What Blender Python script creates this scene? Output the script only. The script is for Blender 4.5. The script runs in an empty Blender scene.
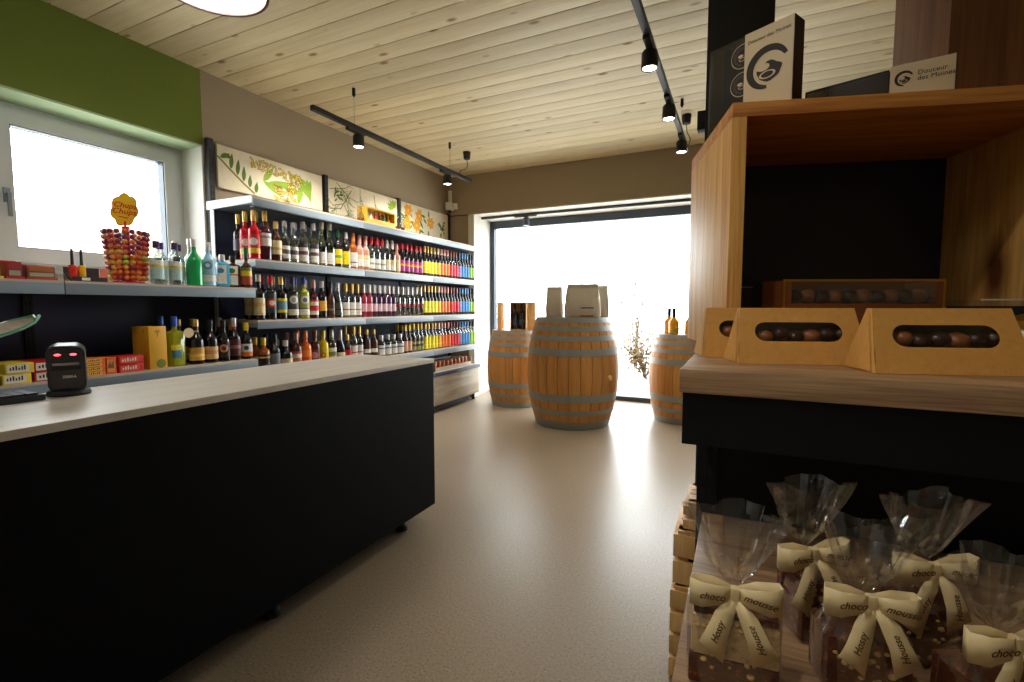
import bpy, bmesh, math, random
from math import sin, cos, pi, radians, sqrt, atan2
from mathutils import Vector, Matrix
random.seed(7)
SC = bpy.context.scene
COL = SC.collection

# ------------------------------------------------------------------ camera, world, exposure
cam_d = bpy.data.cameras.new('camera')
cam = bpy.data.objects.new('camera', cam_d); COL.objects.link(cam)
cam_d.sensor_width = 36.0; cam_d.lens = 480.0 / 1024.0 * 36.0
cam_d.clip_start = 0.03; cam_d.clip_end = 200
cam.location = (0, 0, 1.18)
cam.rotation_euler = (radians(90 - 4.11), 0, radians(25.35))
SC.camera = cam

world = bpy.data.worlds.new('World'); SC.world = world
world.use_nodes = True
wn = world.node_tree.nodes; wl = world.node_tree.links
bg = wn['Background']
bg.inputs[0].default_value = (0.93, 0.97, 1.0, 1)
bg.inputs[1].default_value = 11.5
SC.view_settings.view_transform = 'Standard'
SC.view_settings.look = 'None'
SC.view_settings.gamma = 1.0
SC.view_settings.use_curve_mapping = False
SC.view_settings.exposure = 0.0
try:
    SC.cycles.max_bounces = 10; SC.cycles.diffuse_bounces = 5; SC.cycles.transparent_max_bounces = 24
    SC.cycles.sample_clamp_indirect = 6.0
    SC.cycles.use_denoising = True
    SC.cycles.caustics_reflective = False; SC.cycles.caustics_refractive = False
except Exception:
    pass

def portal(name, loc, rot, sx, sy):
    d = bpy.data.lights.new(name, 'AREA'); d.shape = 'RECTANGLE'; d.size = sx; d.size_y = sy
    d.cycles.is_portal = True
    o = bpy.data.objects.new(name, d); COL.objects.link(o); o.location = loc; o.rotation_euler = rot
    return o
portal('daylight_portal', (-1.27, 6.12, 1.18), (radians(-90), 0, 0), 3.9, 2.4)
portal('daylight_portal', (-3.86, 1.6, 1.88), (0, radians(-90), 0), 0.9, 1.3)

# ------------------------------------------------------------------ mesh helpers
class MB:
    def __init__(s): s.v = []; s.f = []
    def add(s, vs, fs, M=None):
        o = len(s.v)
        s.v += [tuple(M @ Vector(p)) if M is not None else tuple(p) for p in vs]
        s.f += [tuple(i + o for i in f) for f in fs]
        return s
    def box(s, a, b, bev=0.0, M=None):
        x0, x1 = sorted((a[0], b[0])); y0, y1 = sorted((a[1], b[1])); z0, z1 = sorted((a[2], b[2]))
        vs = [(x0,y0,z0),(x1,y0,z0),(x1,y1,z0),(x0,y1,z0),(x0,y0,z1),(x1,y0,z1),(x1,y1,z1),(x0,y1,z1)]
        fs = [(0,3,2,1),(4,5,6,7),(0,1,5,4),(1,2,6,5),(2,3,7,6),(3,0,4,7)]
        if bev > 0:
            bm = bmesh.new(); bv = [bm.verts.new(p) for p in vs]
            for f in fs: bm.faces.new([bv[i] for i in f])
            bmesh.ops.bevel(bm, geom=bm.edges[:], offset=bev, segments=2, affect='EDGES', profile=0.6)
            bm.verts.index_update()
            vs = [tuple(v.co) for v in bm.verts]; fs = [tuple(v.index for v in f.verts) for f in bm.faces]; bm.free()
        return s.add(vs, fs, M)
    def lathe(s, prof, n=16, M=None, rfun=None):
        # prof: list of (r,z); closed at r==0 ends
        vs = []; fs = []; rings = []
        for k, (r, z) in enumerate(prof):
            if r < 1e-6: rings.append([len(vs)]); vs.append((0, 0, z))
            else:
                ring = []
                for i in range(n):
                    a = 2*pi*i/n; rr = r if rfun is None else rfun(r, z, a)
                    ring.append(len(vs)); vs.append((rr*cos(a), rr*sin(a), z))
                rings.append(ring)
        for A, B in zip(rings[:-1], rings[1:]):
            for i in range(n):
                j = (i+1) % n
                if len(A) == 1 and len(B) == 1: continue
                if len(A) == 1: fs.append((A[0], B[j], B[i]))
                elif len(B) == 1: fs.append((A[i], A[j], B[0]))
                else: fs.append((A[i], A[j], B[j], B[i]))
        return s.add(vs, fs, M)
    def cyl(s, p, q, r, n=12, r2=None):
        p = Vector(p); q = Vector(q); d = q - p; L = d.length
        M = Matrix.Translation(p) @ d.to_track_quat('Z', 'Y').to_matrix().to_4x4()
        r2 = r if r2 is None else r2
        return s.lathe([(0,0),(r,0),(r2,L),(0,L)], n, M)
    def tube(s, pts, r, n=8):
        pts = [Vector(p) for p in pts]; vs = []; fs = []
        for k, p in enumerate(pts):
            t = (pts[min(k+1, len(pts)-1)] - pts[max(k-1, 0)]).normalized()
            q = t.to_track_quat('Z', 'Y')
            for i in range(n):
                a = 2*pi*i/n; vs.append(tuple(p + q @ Vector((r*cos(a), r*sin(a), 0))))
        for k in range(len(pts)-1):
            for i in range(n):
                j = (i+1) % n; fs.append((k*n+i, k*n+j, (k+1)*n+j, (k+1)*n+i))
        fs.append(tuple(range(n-1, -1, -1))); fs.append(tuple((len(pts)-1)*n + i for i in range(n)))
        return s.add(vs, fs)
    def extrude(s, poly, d, M=None):
        # poly in xy, thickness along z 0..d
        n = len(poly)
        vs = [(x, y, 0) for x, y in poly] + [(x, y, d) for x, y in poly]
        fs = [tuple(range(n-1, -1, -1)), tuple(range(n, 2*n))] + [(i, (i+1) % n, n+(i+1) % n, n+i) for i in range(n)]
        return s.add(vs, fs, M)
    def sphere(s, c, r, n=10, m=6, sz=1.0):
        prof = [(r*sin(pi*k/m) if 0 < k < m else 0, -r*sz*cos(pi*k/m)) for k in range(m+1)]
        return s.lathe(prof, n, Matrix.Translation(c))
    def mesh(s, name, smooth=None):
        me = bpy.data.meshes.new(name); me.from_pydata(s.v, [], s.f)
        bm = bmesh.new(); bm.from_mesh(me)
        bmesh.ops.recalc_face_normals(bm, faces=bm.faces[:])
        if smooth is not None:
            for f in bm.faces: f.smooth = True
            lim = radians(smooth)
            for e in bm.edges:
                if len(e.link_faces) == 2 and e.calc_face_angle(0) > lim: e.smooth = False
        bm.to_mesh(me); bm.free(); me.update()
        return me
    def build(s, name, mat, parent=None, smooth=35):
        return link(name, s.mesh(name, smooth), mat, parent)

def link(name, me, mat, parent=None):
    if mat is not None and len(me.materials) == 0: me.materials.append(mat)
    o = bpy.data.objects.new(name, me); COL.objects.link(o)
    if parent is not None: o.parent = parent
    return o
def empty(name, loc=(0,0,0), rz=0.0, label=None, cat=None, group=None):
    o = bpy.data.objects.new(name, None); COL.objects.link(o)
    o.empty_display_size = 0.05
    o.location = loc; o.rotation_euler = (0, 0, rz)
    if label: tag(o, label, cat, group)
    return o
def tag(o, label, cat, group=None):
    o['label'] = label; o['category'] = cat
    if group: o['group'] = group
    return o
def struct(o): o['kind'] = 'structure'; return o
def copy_tree(o, parent=None):
    c = o.copy(); COL.objects.link(c); c.parent = parent
    for ch in list(o.children): copy_tree(ch, c)
    return c
def text_mesh(body, size, depth=0.0003, shear=0.0, font_off=0.0, align='CENTER', space=1.0):
    cu = bpy.data.curves.new('txt', 'FONT'); cu.body = body; cu.size = size; cu.extrude = depth
    cu.align_x = align; cu.align_y = 'CENTER'; cu.shear = shear; cu.offset = font_off; cu.resolution_u = 3
    cu.space_line = space
    t = bpy.data.objects.new('txt', cu); COL.objects.link(t)
    bpy.context.view_layer.update()
    me = bpy.data.meshes.new_from_object(t.evaluated_get(bpy.context.evaluated_depsgraph_get()))
    bpy.data.objects.remove(t); bpy.data.curves.remove(cu)
    me.materials.clear()
    return me

# ------------------------------------------------------------------ material helpers
MATS = {}
def nt(name):
    m = bpy.data.materials.new(name); m.use_nodes = True
    return m, m.node_tree.nodes, m.node_tree.links, m.node_tree.nodes['Principled BSDF']
def C4(c): return (c[0], c[1], c[2], 1.0)
def S(r, g, b):   # 0-255 display colour to linear
    def f(u):
        u /= 255.0
        return u/12.92 if u <= 0.04045 else ((u+0.055)/1.055)**2.4
    return (f(r), f(g), f(b))
def flat(name, col, rough=0.5, metal=0.0, spec=0.5, coat=0.0):
    if name in MATS: return MATS[name]
    m, n, l, p = nt(name)
    p.inputs['Base Color'].default_value = C4(col); p.inputs['Roughness'].default_value = rough
    p.inputs['Metallic'].default_value = metal; p.inputs['Specular IOR Level'].default_value = spec
    p.inputs['Coat Weight'].default_value = coat
    # fine mottling so nothing is dead flat
    tc = n.new('ShaderNodeTexCoord'); nz = n.new('ShaderNodeTexNoise'); nz.inputs['Scale'].default_value = 35
    l.new(tc.outputs['Object'], nz.inputs['Vector'])
    mp = n.new('ShaderNodeMapRange'); mp.inputs[3].default_value = max(0.02, rough-0.05); mp.inputs[4].default_value = min(1, rough+0.05)
    l.new(nz.outputs[0], mp.inputs[0]); l.new(mp.outputs[0], p.inputs['Roughness'])
    MATS[name] = m; return m
def emit(name, col, strength):
    m, n, l, p = nt(name)
    p.inputs['Base Color'].default_value = C4((.8,.8,.8))
    p.inputs['Emission Color'].default_value = C4(col); p.inputs['Emission Strength'].default_value = strength
    MATS[name] = m; return m
def ramp(n, stops, interp='LINEAR'):
    r = n.new('ShaderNodeValToRGB'); cr = r.color_ramp; cr.interpolation = interp
    cr.elements[0].position = stops[0][0]; cr.elements[0].color = C4(stops[0][1])
    cr.elements[1].position = stops[-1][0]; cr.elements[1].color = C4(stops[-1][1])
    for pos, c in stops[1:-1]:
        e = cr.elements.new(pos); e.color = C4(c)
    return r
def wood(name, ca, cb, axis=0, scale=1.0, rough=0.55, knots=0.0, bump=0.15, rand=True, cknot=None, ks=(0.035,0.11)):
    if name in MATS: return MATS[name]
    m, n, l, p = nt(name)
    tc = n.new('ShaderNodeTexCoord'); oi = n.new('ShaderNodeObjectInfo')
    add = n.new('ShaderNodeVectorMath'); add.operation = 'ADD'
    mul = n.new('ShaderNodeMath'); mul.operation = 'MULTIPLY'; mul.inputs[1].default_value = 37.0 if rand else 0.0
    l.new(oi.outputs['Random'], mul.inputs[0]); l.new(tc.outputs['Object'], add.inputs[0]); l.new(mul.outputs[0], add.inputs[1])
    mp = n.new('ShaderNodeMapping'); sc = [9.0*scale]*3; sc[axis] = 0.7*scale; mp.inputs['Scale'].default_value = sc
    l.new(add.outputs[0], mp.inputs['Vector'])
    nz = n.new('ShaderNodeTexNoise'); nz.inputs['Scale'].default_value = 2.2; nz.inputs['Detail'].default_value = 6; nz.inputs['Distortion'].default_value = 0.6
    l.new(mp.outputs[0], nz.inputs['Vector'])
    mp2 = n.new('ShaderNodeMapping'); sc2 = [60.0*scale]*3; sc2[axis] = 2.0*scale; mp2.inputs['Scale'].default_value = sc2
    l.new(add.outputs[0], mp2.inputs['Vector'])
    nz2 = n.new('ShaderNodeTexNoise'); nz2.inputs['Scale'].default_value = 2.0; nz2.inputs['Detail'].default_value = 3
    l.new(mp2.outputs[0], nz2.inputs['Vector'])
    mx = n.new('ShaderNodeMath'); mx.operation = 'MULTIPLY_ADD'; mx.inputs[1].default_value = 0.45
    l.new(nz2.outputs[0], mx.inputs[0]); 
    m3 = n.new('ShaderNodeMath'); m3.operation = 'MULTIPLY'; m3.inputs[1].default_value = 0.6
    l.new(nz.outputs[0], m3.inputs[0]); l.new(m3.outputs[0], mx.inputs[2])
    rp = ramp(n, [(0.36, ca), (0.68, cb)]); l.new(mx.outputs[0], rp.inputs[0])
    out = rp.outputs[0]
    # per piece tone
    hsv = n.new('ShaderNodeHueSaturation'); mr = n.new('ShaderNodeMapRange'); mr.inputs[3].default_value = 0.88; mr.inputs[4].default_value = 1.1
    l.new(oi.outputs['Random'], mr.inputs[0]); l.new(mr.outputs[0], hsv.inputs['Value']); l.new(out, hsv.inputs['Color']); out = hsv.outputs[0]
    if knots > 0:
        mk = n.new('ShaderNodeMapping'); sk = [knots*1.0]*3; sk[axis] = knots*0.45; mk.inputs['Scale'].default_value = sk
        l.new(add.outputs[0], mk.inputs['Vector'])
        vo = n.new('ShaderNodeTexVoronoi'); vo.inputs['Scale'].default_value = 1.0; l.new(mk.outputs[0], vo.inputs['Vector'])
        rk = ramp(n, [(ks[0], (1,1,1)), (ks[1], (0,0,0))]); l.new(vo.outputs['Distance'], rk.inputs[0])
        mixk = n.new('ShaderNodeMix'); mixk.data_type = 'RGBA'
        l.new(rk.outputs[0], mixk.inputs[0]); l.new(out, mixk.inputs[6]); mixk.inputs[7].default_value = C4(cknot or tuple(c*0.3 for c in ca)); out = mixk.outputs[2]
    l.new(out, p.inputs['Base Color']); p.inputs['Roughness'].default_value = rough
    bp = n.new('ShaderNodeBump'); bp.inputs['Strength'].default_value = bump; bp.inputs['Distance'].default_value = 0.004
    l.new(mx.outputs[0], bp.inputs['Height']); l.new(bp.outputs[0], p.inputs['Normal'])
    MATS[name] = m; return m
def clearish(name, tint, refl=0.08, rough=0.05, bump=0.0):
    """thin clear film / glass: tinted transparency with a glossy coat rising at grazing angles"""
    if name in MATS: return MATS[name]
    m, n, l, p = nt(name); n.remove(p)
    out = n['Material Output']
    tr = n.new('ShaderNodeBsdfTransparent'); tr.inputs[0].default_value = C4(tint)
    gl = n.new('ShaderNodeBsdfGlossy'); gl.inputs[0].default_value = (1,1,1,1); gl.inputs['Roughness'].default_value = rough
    lw = n.new('ShaderNodeLayerWeight'); lw.inputs[0].default_value = 0.35
    mp = n.new('ShaderNodeMapRange'); mp.inputs[3].default_value = refl; mp.inputs[4].default_value = min(1, refl+0.75)
    pw = n.new('ShaderNodeMath'); pw.operation = 'POWER'; pw.inputs[1].default_value = 2.2
    l.new(lw.outputs['Facing'], pw.inputs[0]); l.new(pw.outputs[0], mp.inputs[0])
    mx = n.new('ShaderNodeMixShader'); l.new(mp.outputs[0], mx.inputs[0]); l.new(tr.outputs[0], mx.inputs[1]); l.new(gl.outputs[0], mx.inputs[2])
    if bump > 0:
        tc = n.new('ShaderNodeTexCoord'); nz = n.new('ShaderNodeTexNoise'); nz.inputs['Scale'].default_value = 24; nz.inputs['Detail'].default_value = 2
        l.new(tc.outputs['Object'], nz.inputs['Vector'])
        b = n.new('ShaderNodeBump'); b.inputs['Strength'].default_value = bump; b.inputs['Distance'].default_value = 0.01
        l.new(nz.outputs[0], b.inputs['Height']); l.new(b.outputs[0], gl.inputs['Normal'])
    l.new(mx.outputs[0], out.inputs[0]); MATS[name] = m; return m
def speckle(name, base, specks, scale, rough, bump=0.0):
    m, n, l, p = nt(name)
    tc = n.new('ShaderNodeTexCoord')
    nz = n.new('ShaderNodeTexNoise'); nz.inputs['Scale'].default_value = scale; nz.inputs['Detail'].default_value = 4; nz.inputs['Roughness'].default_value = 0.8
    l.new(tc.outputs['Object'], nz.inputs['Vector'])
    rp = ramp(n, [(0.34, specks[0]), (0.46, base), (0.56, base), (0.68, specks[1])]); l.new(nz.outputs[0], rp.inputs[0])
    nb = n.new('ShaderNodeTexNoise'); nb.inputs['Scale'].default_value = 0.9; nb.inputs['Detail'].default_value = 3
    l.new(tc.outputs['Object'], nb.inputs['Vector'])
    mr = n.new('ShaderNodeMapRange'); mr.inputs[3].default_value = 0.9; mr.inputs[4].default_value = 1.08; l.new(nb.outputs[0], mr.inputs[0])
    hs = n.new('ShaderNodeHueSaturation'); l.new(mr.outputs[0], hs.inputs['Value']); l.new(rp.outputs[0], hs.inputs['Color'])
    l.new(hs.outputs[0], p.inputs['Base Color'])
    mr2 = n.new('ShaderNodeMapRange'); mr2.inputs[3].default_value = rough-0.06; mr2.inputs[4].default_value = rough+0.08; l.new(nb.outputs[0], mr2.inputs[0])
    l.new(mr2.outputs[0], p.inputs['Roughness'])
    if bump:
        b = n.new('ShaderNodeBump'); b.inputs['Strength'].default_value = bump; b.inputs['Distance'].default_value = 0.002
        l.new(nz.outputs[0], b.inputs['Height']); l.new(b.outputs[0], p.inputs['Normal'])
    MATS[name] = m; return m

M_floor = speckle('floor_resin', S(148,131,109), (S(90,77,62), S(184,170,149)), 110, 0.33)
M_brown = speckle('wall_taupe', S(156,142,120), (S(153,139,117), S(159,145,123)), 60, 0.85, 0.1)
M_green = speckle('wall_green', S(106,122,42), (S(103,119,40), S(109,125,44)), 60, 0.85, 0.1)
M_white = speckle('plaster_white', S(225,224,218), (S(221,220,214), S(229,228,222)), 60, 0.85, 0.1)
M_ceil = wood('ceiling_pine', S(206,191,152), S(224,211,177), axis=0, scale=0.9, rough=0.6, knots=7.0, bump=0.1, cknot=S(150,112,70), ks=(0.06,0.15))
M_groove = flat('ceiling_groove', S(90,72,45), 0.9)
M_pvc = flat('window_pvc', S(205,208,208), 0.4)
M_alu = flat('window_alu', S(62,72,84), 0.45, 0.2)
M_pane = clearish('window_glass', (0.97,0.985,0.98), 0.02, 0.01)
M_black = flat('black_panel', S(12,11,15), 0.5, 0.0, 0.25)
M_blk2 = flat('counter_black', S(5,5,8), 0.62, 0.0, 0.12)
M_matte = flat('black_matte', S(20,20,22), 0.6)
M_navy = flat('navy_backboard', S(46,50,80), 0.5)
M_navy2 = flat('crate_back', S(18,20,34), 0.5)
M_rail = flat('grey_rail', S(128,140,150), 0.4, 0.1)
M_lrail = flat('light_rail', S(196,200,200), 0.45, 0.1)
M_shelfwood = wood('shelf_wood', S(176,160,140), S(205,190,170), axis=1, rough=0.5, scale=1.5)
M_ctop = wood('counter_top', S(198,188,174), S(216,208,196), axis=1, rough=0.42, scale=1.2, bump=0.04)
M_drawer = wood('drawer_wood', S(140,124,102), S(182,168,142), axis=1, rough=0.5, scale=1.0)
M_pine = wood('crate_pine', S(190,124,50), S(240,190,108), axis=2, rough=0.5, scale=1.6, knots=4.5, cknot=S(96,50,20), ks=(0.06,0.2))
M_pineX = wood('crate_pine_long', S(172,98,34), S(228,160,76), axis=0, rough=0.5, scale=1.6, knots=4.5, cknot=S(80,42,16), ks=(0.06,0.2))
M_laminate = wood('laminate_oak', S(116,84,58), S(182,144,102), axis=0, rough=0.5, scale=2.6)
M_stave = wood('oak_stave', S(182,122,56), S(208,150,80), axis=2, rough=0.55, scale=1.3)
M_hoop = flat('hoop_steel', S(150,154,150), 0.5, 0.35)
M_head = wood('barrel_head', S(140,100,56), S(186,144,92), axis=1, rough=0.6, scale=1.2)
M_kraft = speckle('kraft_card', S(210,152,72), (S(202,142,62), S(218,162,82)), 90, 0.7)
M_cream = flat('cream_card', S(222,200,160), 0.55)
M_logo = flat('logo_brown', S(42,26,18), 0.6)
M_choc = flat('chocolate', S(62,32,18), 0.35)
M_chocl = flat('milk_chocolate', S(150,90,45), 0.4)
M_film = clearish('cellophane', (0.97,0.97,0.97), 0.13, 0.08, bump=0.5)
M_wrap = clearish('clear_wrap', (0.9,0.9,0.9), 0.06, 0.06, bump=0.2)
M_acryl = clearish('acrylic', (0.9,0.95,0.98), 0.06, 0.03)
M_ribbon = flat('ribbon_cream', S(228,204,152), 0.4)
M_gold = flat('gold_foil', S(200,150,60), 0.3, 0.9)
M_goldprint = flat('ribbon_print', S(92,62,22), 0.4, 0.3)
M_lampw = emit('lamp_white', (1.0,0.97,0.92), 17.0)
M_spotw = emit('spot_white', (1.0,0.93,0.82), 12.0)

# ------------------------------------------------------------------ room shell
XL, XR, YB, YF, HC = -3.5, 2.3, 5.42, -2.6, 2.85
o = MB().box((XL-0.4, YF-0.3, -0.2), (XR+0.3, 6.1, 0)).build('floor', M_floor); struct(o)

# ceiling : base plus a board per course
ceil = struct(MB().box((XL-0.4, YF-0.3, HC+0.012), (XR+0.3, YB+0.5, HC+0.2)).build('ceiling', M_groove))
bw = 0.16; me = MB().box((XL-0.0, 0.0, 0.0), (XR, bw-0.006, 0.014), bev=0.0025).mesh('ceiling_board', 35)
me.materials.append(M_ceil)
y = YB - bw
while y > YF - bw:
    b = link('ceiling_board', me, None, ceil); b.location = (0, y, HC-0.002); y -= bw

wl_ = struct(MB().box((XL-0.4, 2.235, 0), (XL, YB+0.7, HC)).build('wall_left', M_brown))
def wpart(name, a, b, m, par): return MB().box(a, b).build(name, m, par, None)
wpart('green_header', (XL-0.4, YF-0.3, 2.33), (XL, 2.235, HC), M_green, wl_)
wpart('green_pier', (XL-0.4, YF-0.3, 0), (XL, 0.86, 2.33), M_green, wl_)
wpart('window_breast', (XL-0.4, 0.86, 0), (XL, 2.235, 1.36), M_white, wl_)
wpart('window_reveal', (XL-0.4, 2.222, 1.36), (XL-0.001, 2.235, 2.33), M_white, wl_)
wpart('window_reveal', (XL-0.4, 0.862, 2.318), (XL-0.0005, 2.222, 2.33), speckle('soffit_lit_tint', S(176,200,160), (S(172,196,156), S(180,204,164)), 60, 0.85, 0.1), wl_)  # pale lining added; window light on the soffit put into its colour
wpart('window_sill', (XL-0.4, 0.86, 1.36), (XL+0.02, 2.222, 1.385), M_white, wl_)

OX0, OX1, OZ = -3.105, 0.75, 2.35
wb = struct(MB().box((XL-0.0, YB, 0), (OX0-0.08, 6.1, OZ)).build('wall_back', M_brown))
wpart('wall_lintel', (XL, YB, OZ+0.012), (XR, 6.1, HC), M_brown, wb)
wpart('wall_pier', (OX1, YB, 0), (XR, 6.1, OZ+0.012), M_brown, wb)
wpart('lintel_soffit', (OX0-0.08, YB+0.001, OZ), (OX1, 6.1, OZ+0.012), M_white, wb)
# splayed white reveal on the left
MB().extrude([(OX0-0.085, YB-0.002), (OX0, YB-0.002), (OX0-0.075, 6.08), (OX0-0.085, 6.08)], OZ).build('window_reveal', M_white, wb, None)
struct(MB().box((XR, YF-0.3, 0), (XR+0.3, 6.1, HC)).build('wall_right', M_brown))
struct(MB().box((XL-0.4, YF-0.3, 0), (XR, YF, HC)).build('wall_front', M_white))

# big shop window
w2 = struct(empty('window_2', (0, 0, 0)))
FY0, FY1 = 5.98, 6.06
fx0, fx1 = OX0-0.075, OX1
MB().box((fx0, FY0, 0), (fx0+0.075, FY1, OZ)).build('window_frame', M_alu, w2)
MB().box((fx1-0.08, FY0, 0), (fx1, FY1, OZ)).build('window_frame', M_alu, w2)
MB().box((fx0+0.075, FY0, OZ-0.10), (fx1-0.08, FY1, OZ)).build('window_frame', M_alu, w2)
MB().box((fx0+0.075, FY0, 0), (fx1-0.08, FY1, 0.055)).build('window_frame', M_alu, w2)
MB().box((-0.02, FY0, 0.055), (0.06, FY1, OZ-0.10)).build('mullion', M_alu, w2)
MB().box((fx0+0.075, 6.012, 0.055), (-0.02, 6.024, OZ-0.10)).build('pane', M_pane, w2)
MB().box((0.06, 6.012, 0.055), (fx1-0.08, 6.024, OZ-0.10)).build('pane', M_pane, w2)

# small tilt window on the left
w1 = struct(empty('window_1', (0, 0, 0)))
X0, X1 = XL-0.29, XL-0.235
def ringframe(name, y0, y1, z0, z1, t, xa, xb, m, par):
    mb = MB(); mb.box((xa, y0, z0), (xb, y0+t, z1)); mb.box((xa, y1-t, z0), (xb, y1, z1))
    mb.box((xa, y0+t, z0), (xb, y1-t, z0+t)); mb.box((xa, y0+t, z1-t), (xb, y1-t, z1))
    return mb.build(name, m, par)
ringframe('window_frame', 0.862, 2.2215, 1.385, 2.3175, 0.055, X0, X1, M_pvc, w1)
sash = ringframe('sash', 1.205, 2.175, 1.43, 2.285, 0.085, X0-0.01, X1+0.022, M_pvc, w1)
ringframe('gasket', 1.288, 2.092, 1.513, 2.202, 0.008, X0, X1+0.012, M_alu, w1)
MB().box((X0, 0.915, 1.44), (X1, 1.195, 2.275)).build('fixed_panel', M_pvc, w1)
MB().box((X0+0.02, 1.288, 1.515), (X0+0.028, 2.09, 2.2)).build('pane', M_pane, w1)
hb = MB().box((X1+0.022, 1.242, 1.76), (X1+0.034, 1.272, 1.84), 0.003).build('handle_plate', M_rail, w1)
MB().box((X1+0.034, 1.25, 1.795), (X1+0.06, 1.264, 1.81), 0.002).box((X1+0.05, 1.248, 1.68), (X1+0.064, 1.266, 1.812), 0.004).build('handle', M_rail, hb)

# ------------------------------------------------------------------ outside
M_pave = speckle('pale_paving', S(214,210,202), (S(196,190,180), S(226,224,218)), 12, 0.8)
g = struct(MB().box((-40, 6.1, -0.25), (40, 45, -0.05)).build('terrace_ground', M_pave))
g2 = struct(MB().box((-40, -30, -0.25), (XL-0.4, 6.1, -0.05)).build('yard_ground', M_pave))
M_leaf = flat('shrub_leaf', S(84,66,26), 0.6); M_stem = flat('shrub_stem', S(60,44,30), 0.8)
def shrub(loc, h, rad, n, label, seed):
    rnd = random.Random(seed)
    t = empty('shrub', loc, 0, label, 'shrub', 'shrubs on the terrace')
    st = MB(); lf = MB()
    for k in range(14):
        a = rnd.uniform(0, 2*pi); rr = rnd.uniform(0.2, 1)*rad; tip = Vector((rr*cos(a), rr*sin(a), h*rnd.uniform(0.55, 1)))
        mid = Vector((tip.x*0.35, tip.y*0.35, tip.z*0.55))
        st.tube([(0,0,0), mid, tip], 0.008, 5)
        for q in range(n//14):
            f = rnd.uniform(0.25, 1.0); c = (mid*(1-f)*2 if f < .5 else mid.lerp(tip, (f-.5)*2)) if f >= .5 else mid*(f*2)
            c = c + Vector((rnd.gauss(0, .09), rnd.gauss(0, .09), rnd.gauss(0, .09)))
            if c.z < 0.05: continue
            L = rnd.uniform(.035, .07); Mx = Matrix.Translation(c) @ Matrix.Rotation(rnd.uniform(0, 6.3), 4, 'Z') @ Matrix.Rotation(rnd.uniform(-1.2, 1.2), 4, 'X')
            lf.add([(0,0,0), (L*.35, L*.5, .006), (0, L, 0), (-L*.35, L*.5, .006)], [(0,1,2,3)], Mx)
    st.build('stem', M_stem, t); f = lf.build('foliage', M_leaf, t, None); f['kind'] = 'stuff'
    return t
shrub((-1.42, 8.3, -0.05), 1.0, 0.85, 1500, 'low dense shrub outside the window between the large and the right barrel', 1)
shrub((0.15, 8.0, -0.05), 1.2, 0.5, 700, 'shrub outside the window nearest the wooden crate', 2)
shrub((-1.85, 9.6, -0.05), 2.4, 0.55, 260, 'tall thin shrub farthest out beyond the shop window', 3)
shrub((-2.6, 9.0, -0.05), 1.75, 0.35, 160, 'thin leafed shrub outside, seen above the paper bags', 4)
hs = empty('neighbour_house', (-15.5, 4.2, -0.05), 0, 'pale house roof seen low through the small side window', 'house')
MB().box((-3, -4, 0), (3, 3, 2.6)).build('house_wall', M_white, hs)
MB().add([(-3.4,-4.3,2.6),(3.4,-4.3,2.6),(3.4,3.3,2.6),(-3.4,3.3,2.6),(0,-4.3,3.5),(0,3.3,3.5)], [(0,1,4),(2,3,5),(1,2,5,4),(3,0,4,5),(0,3,2,1)]).build('house_roof', flat('roof_tile', S(196,170,140), 0.8), hs)

# ------------------------------------------------------------------ lights in the room
def spot_head(par, y, z, energy, tilt=(0,0,0), x=0.0, size=1.0, size_deg=80):
    e = MB().box((x-0.018, y-0.09*size, z-0.022), (x+0.018, y+0.09*size, z), 0.003).build('track_adapter', M_matte, par)
    MB().cyl((x, y+0.03*size, z-0.02), (x, y+0.03*size, z-0.035), 0.009, 8).build('swivel', M_matte, e)
    b = MB().lathe([(0,0.0),(0.034*size,0),(0.042*size,-0.012),(0.044*size,-0.092*size),(0.038*size,-0.092*size),(0.036*size,-0.084*size),(0.0,-0.084*size)], 20, Matrix.Translation((x, y+0.03*size, z-0.028))).build('lamp_body', M_matte, par)
    MB().lathe([(0,-0.085*size),(0.0355*size,-0.085*size),(0.0355*size,-0.089*size),(0,-0.089*size)], 20, Matrix.Translation((x, y+0.03*size, z-0.028))).build('lamp_lens', M_spotw, b)
    if energy:
        d = bpy.data.lights.new('spot_light', 'SPOT'); d.energy = energy; d.spot_size = radians(size_deg); d.spot_blend = 0.7; d.shadow_soft_size = 0.035; d.color = (1.0, 0.95, 0.87)
        lo = bpy.data.objects.new('spot_light', d); COL.objects.link(lo); lo.parent = par; lo.location = (x, y+0.03*size, z-0.028-0.097*size); lo.rotation_euler = tilt
    return b
# left hanging track above the bottle shelves
tl = empty('hanging_track', (-2.725, 2.51, 2.557), 0, 'black hanging light track with two spots above the bottle shelves', 'track light')
MB().box((-0.017, 0, -0.018), (0.017, 2.17, 0.018), 0.003).build('rail', M_matte, tl)
for yy in (0.41, 1.76):
    MB().lathe([(0,0),(0.012,0),(0.014,-0.05),(0.006,-0.065),(0,-0.065)], 10, Matrix.Translation((0, yy, HC-2.557-0.002))).build('ceiling_fixing', M_matte, tl)
    MB().cyl((0, yy, 0.015), (0, yy, HC-2.557-0.06), 0.0018, 6).build('suspension_wire', M_rail, tl)
spot_head(tl, 0.42, -0.018, 85, (0, radians(26), 0), size_deg=125); spot_head(tl, 1.68, -0.018, 85, (0, radians(26), 0), size_deg=125)
MB().lathe([(0,0),(0.042,0),(0.034,-0.075),(0.008,-0.085),(0,-0.085)], 14, Matrix.Translation((0, 2.10, HC-2.557-0.002))).build('ceiling_cup', M_matte, tl)
MB().tube([(0,2.10,0.21),(0.005,2.11,0.16),(0.01,2.06,0.1),(0,1.96,0.06),(0,1.93,0.015)], 0.004, 6).build('power_cable', M_matte, tl)
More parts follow.
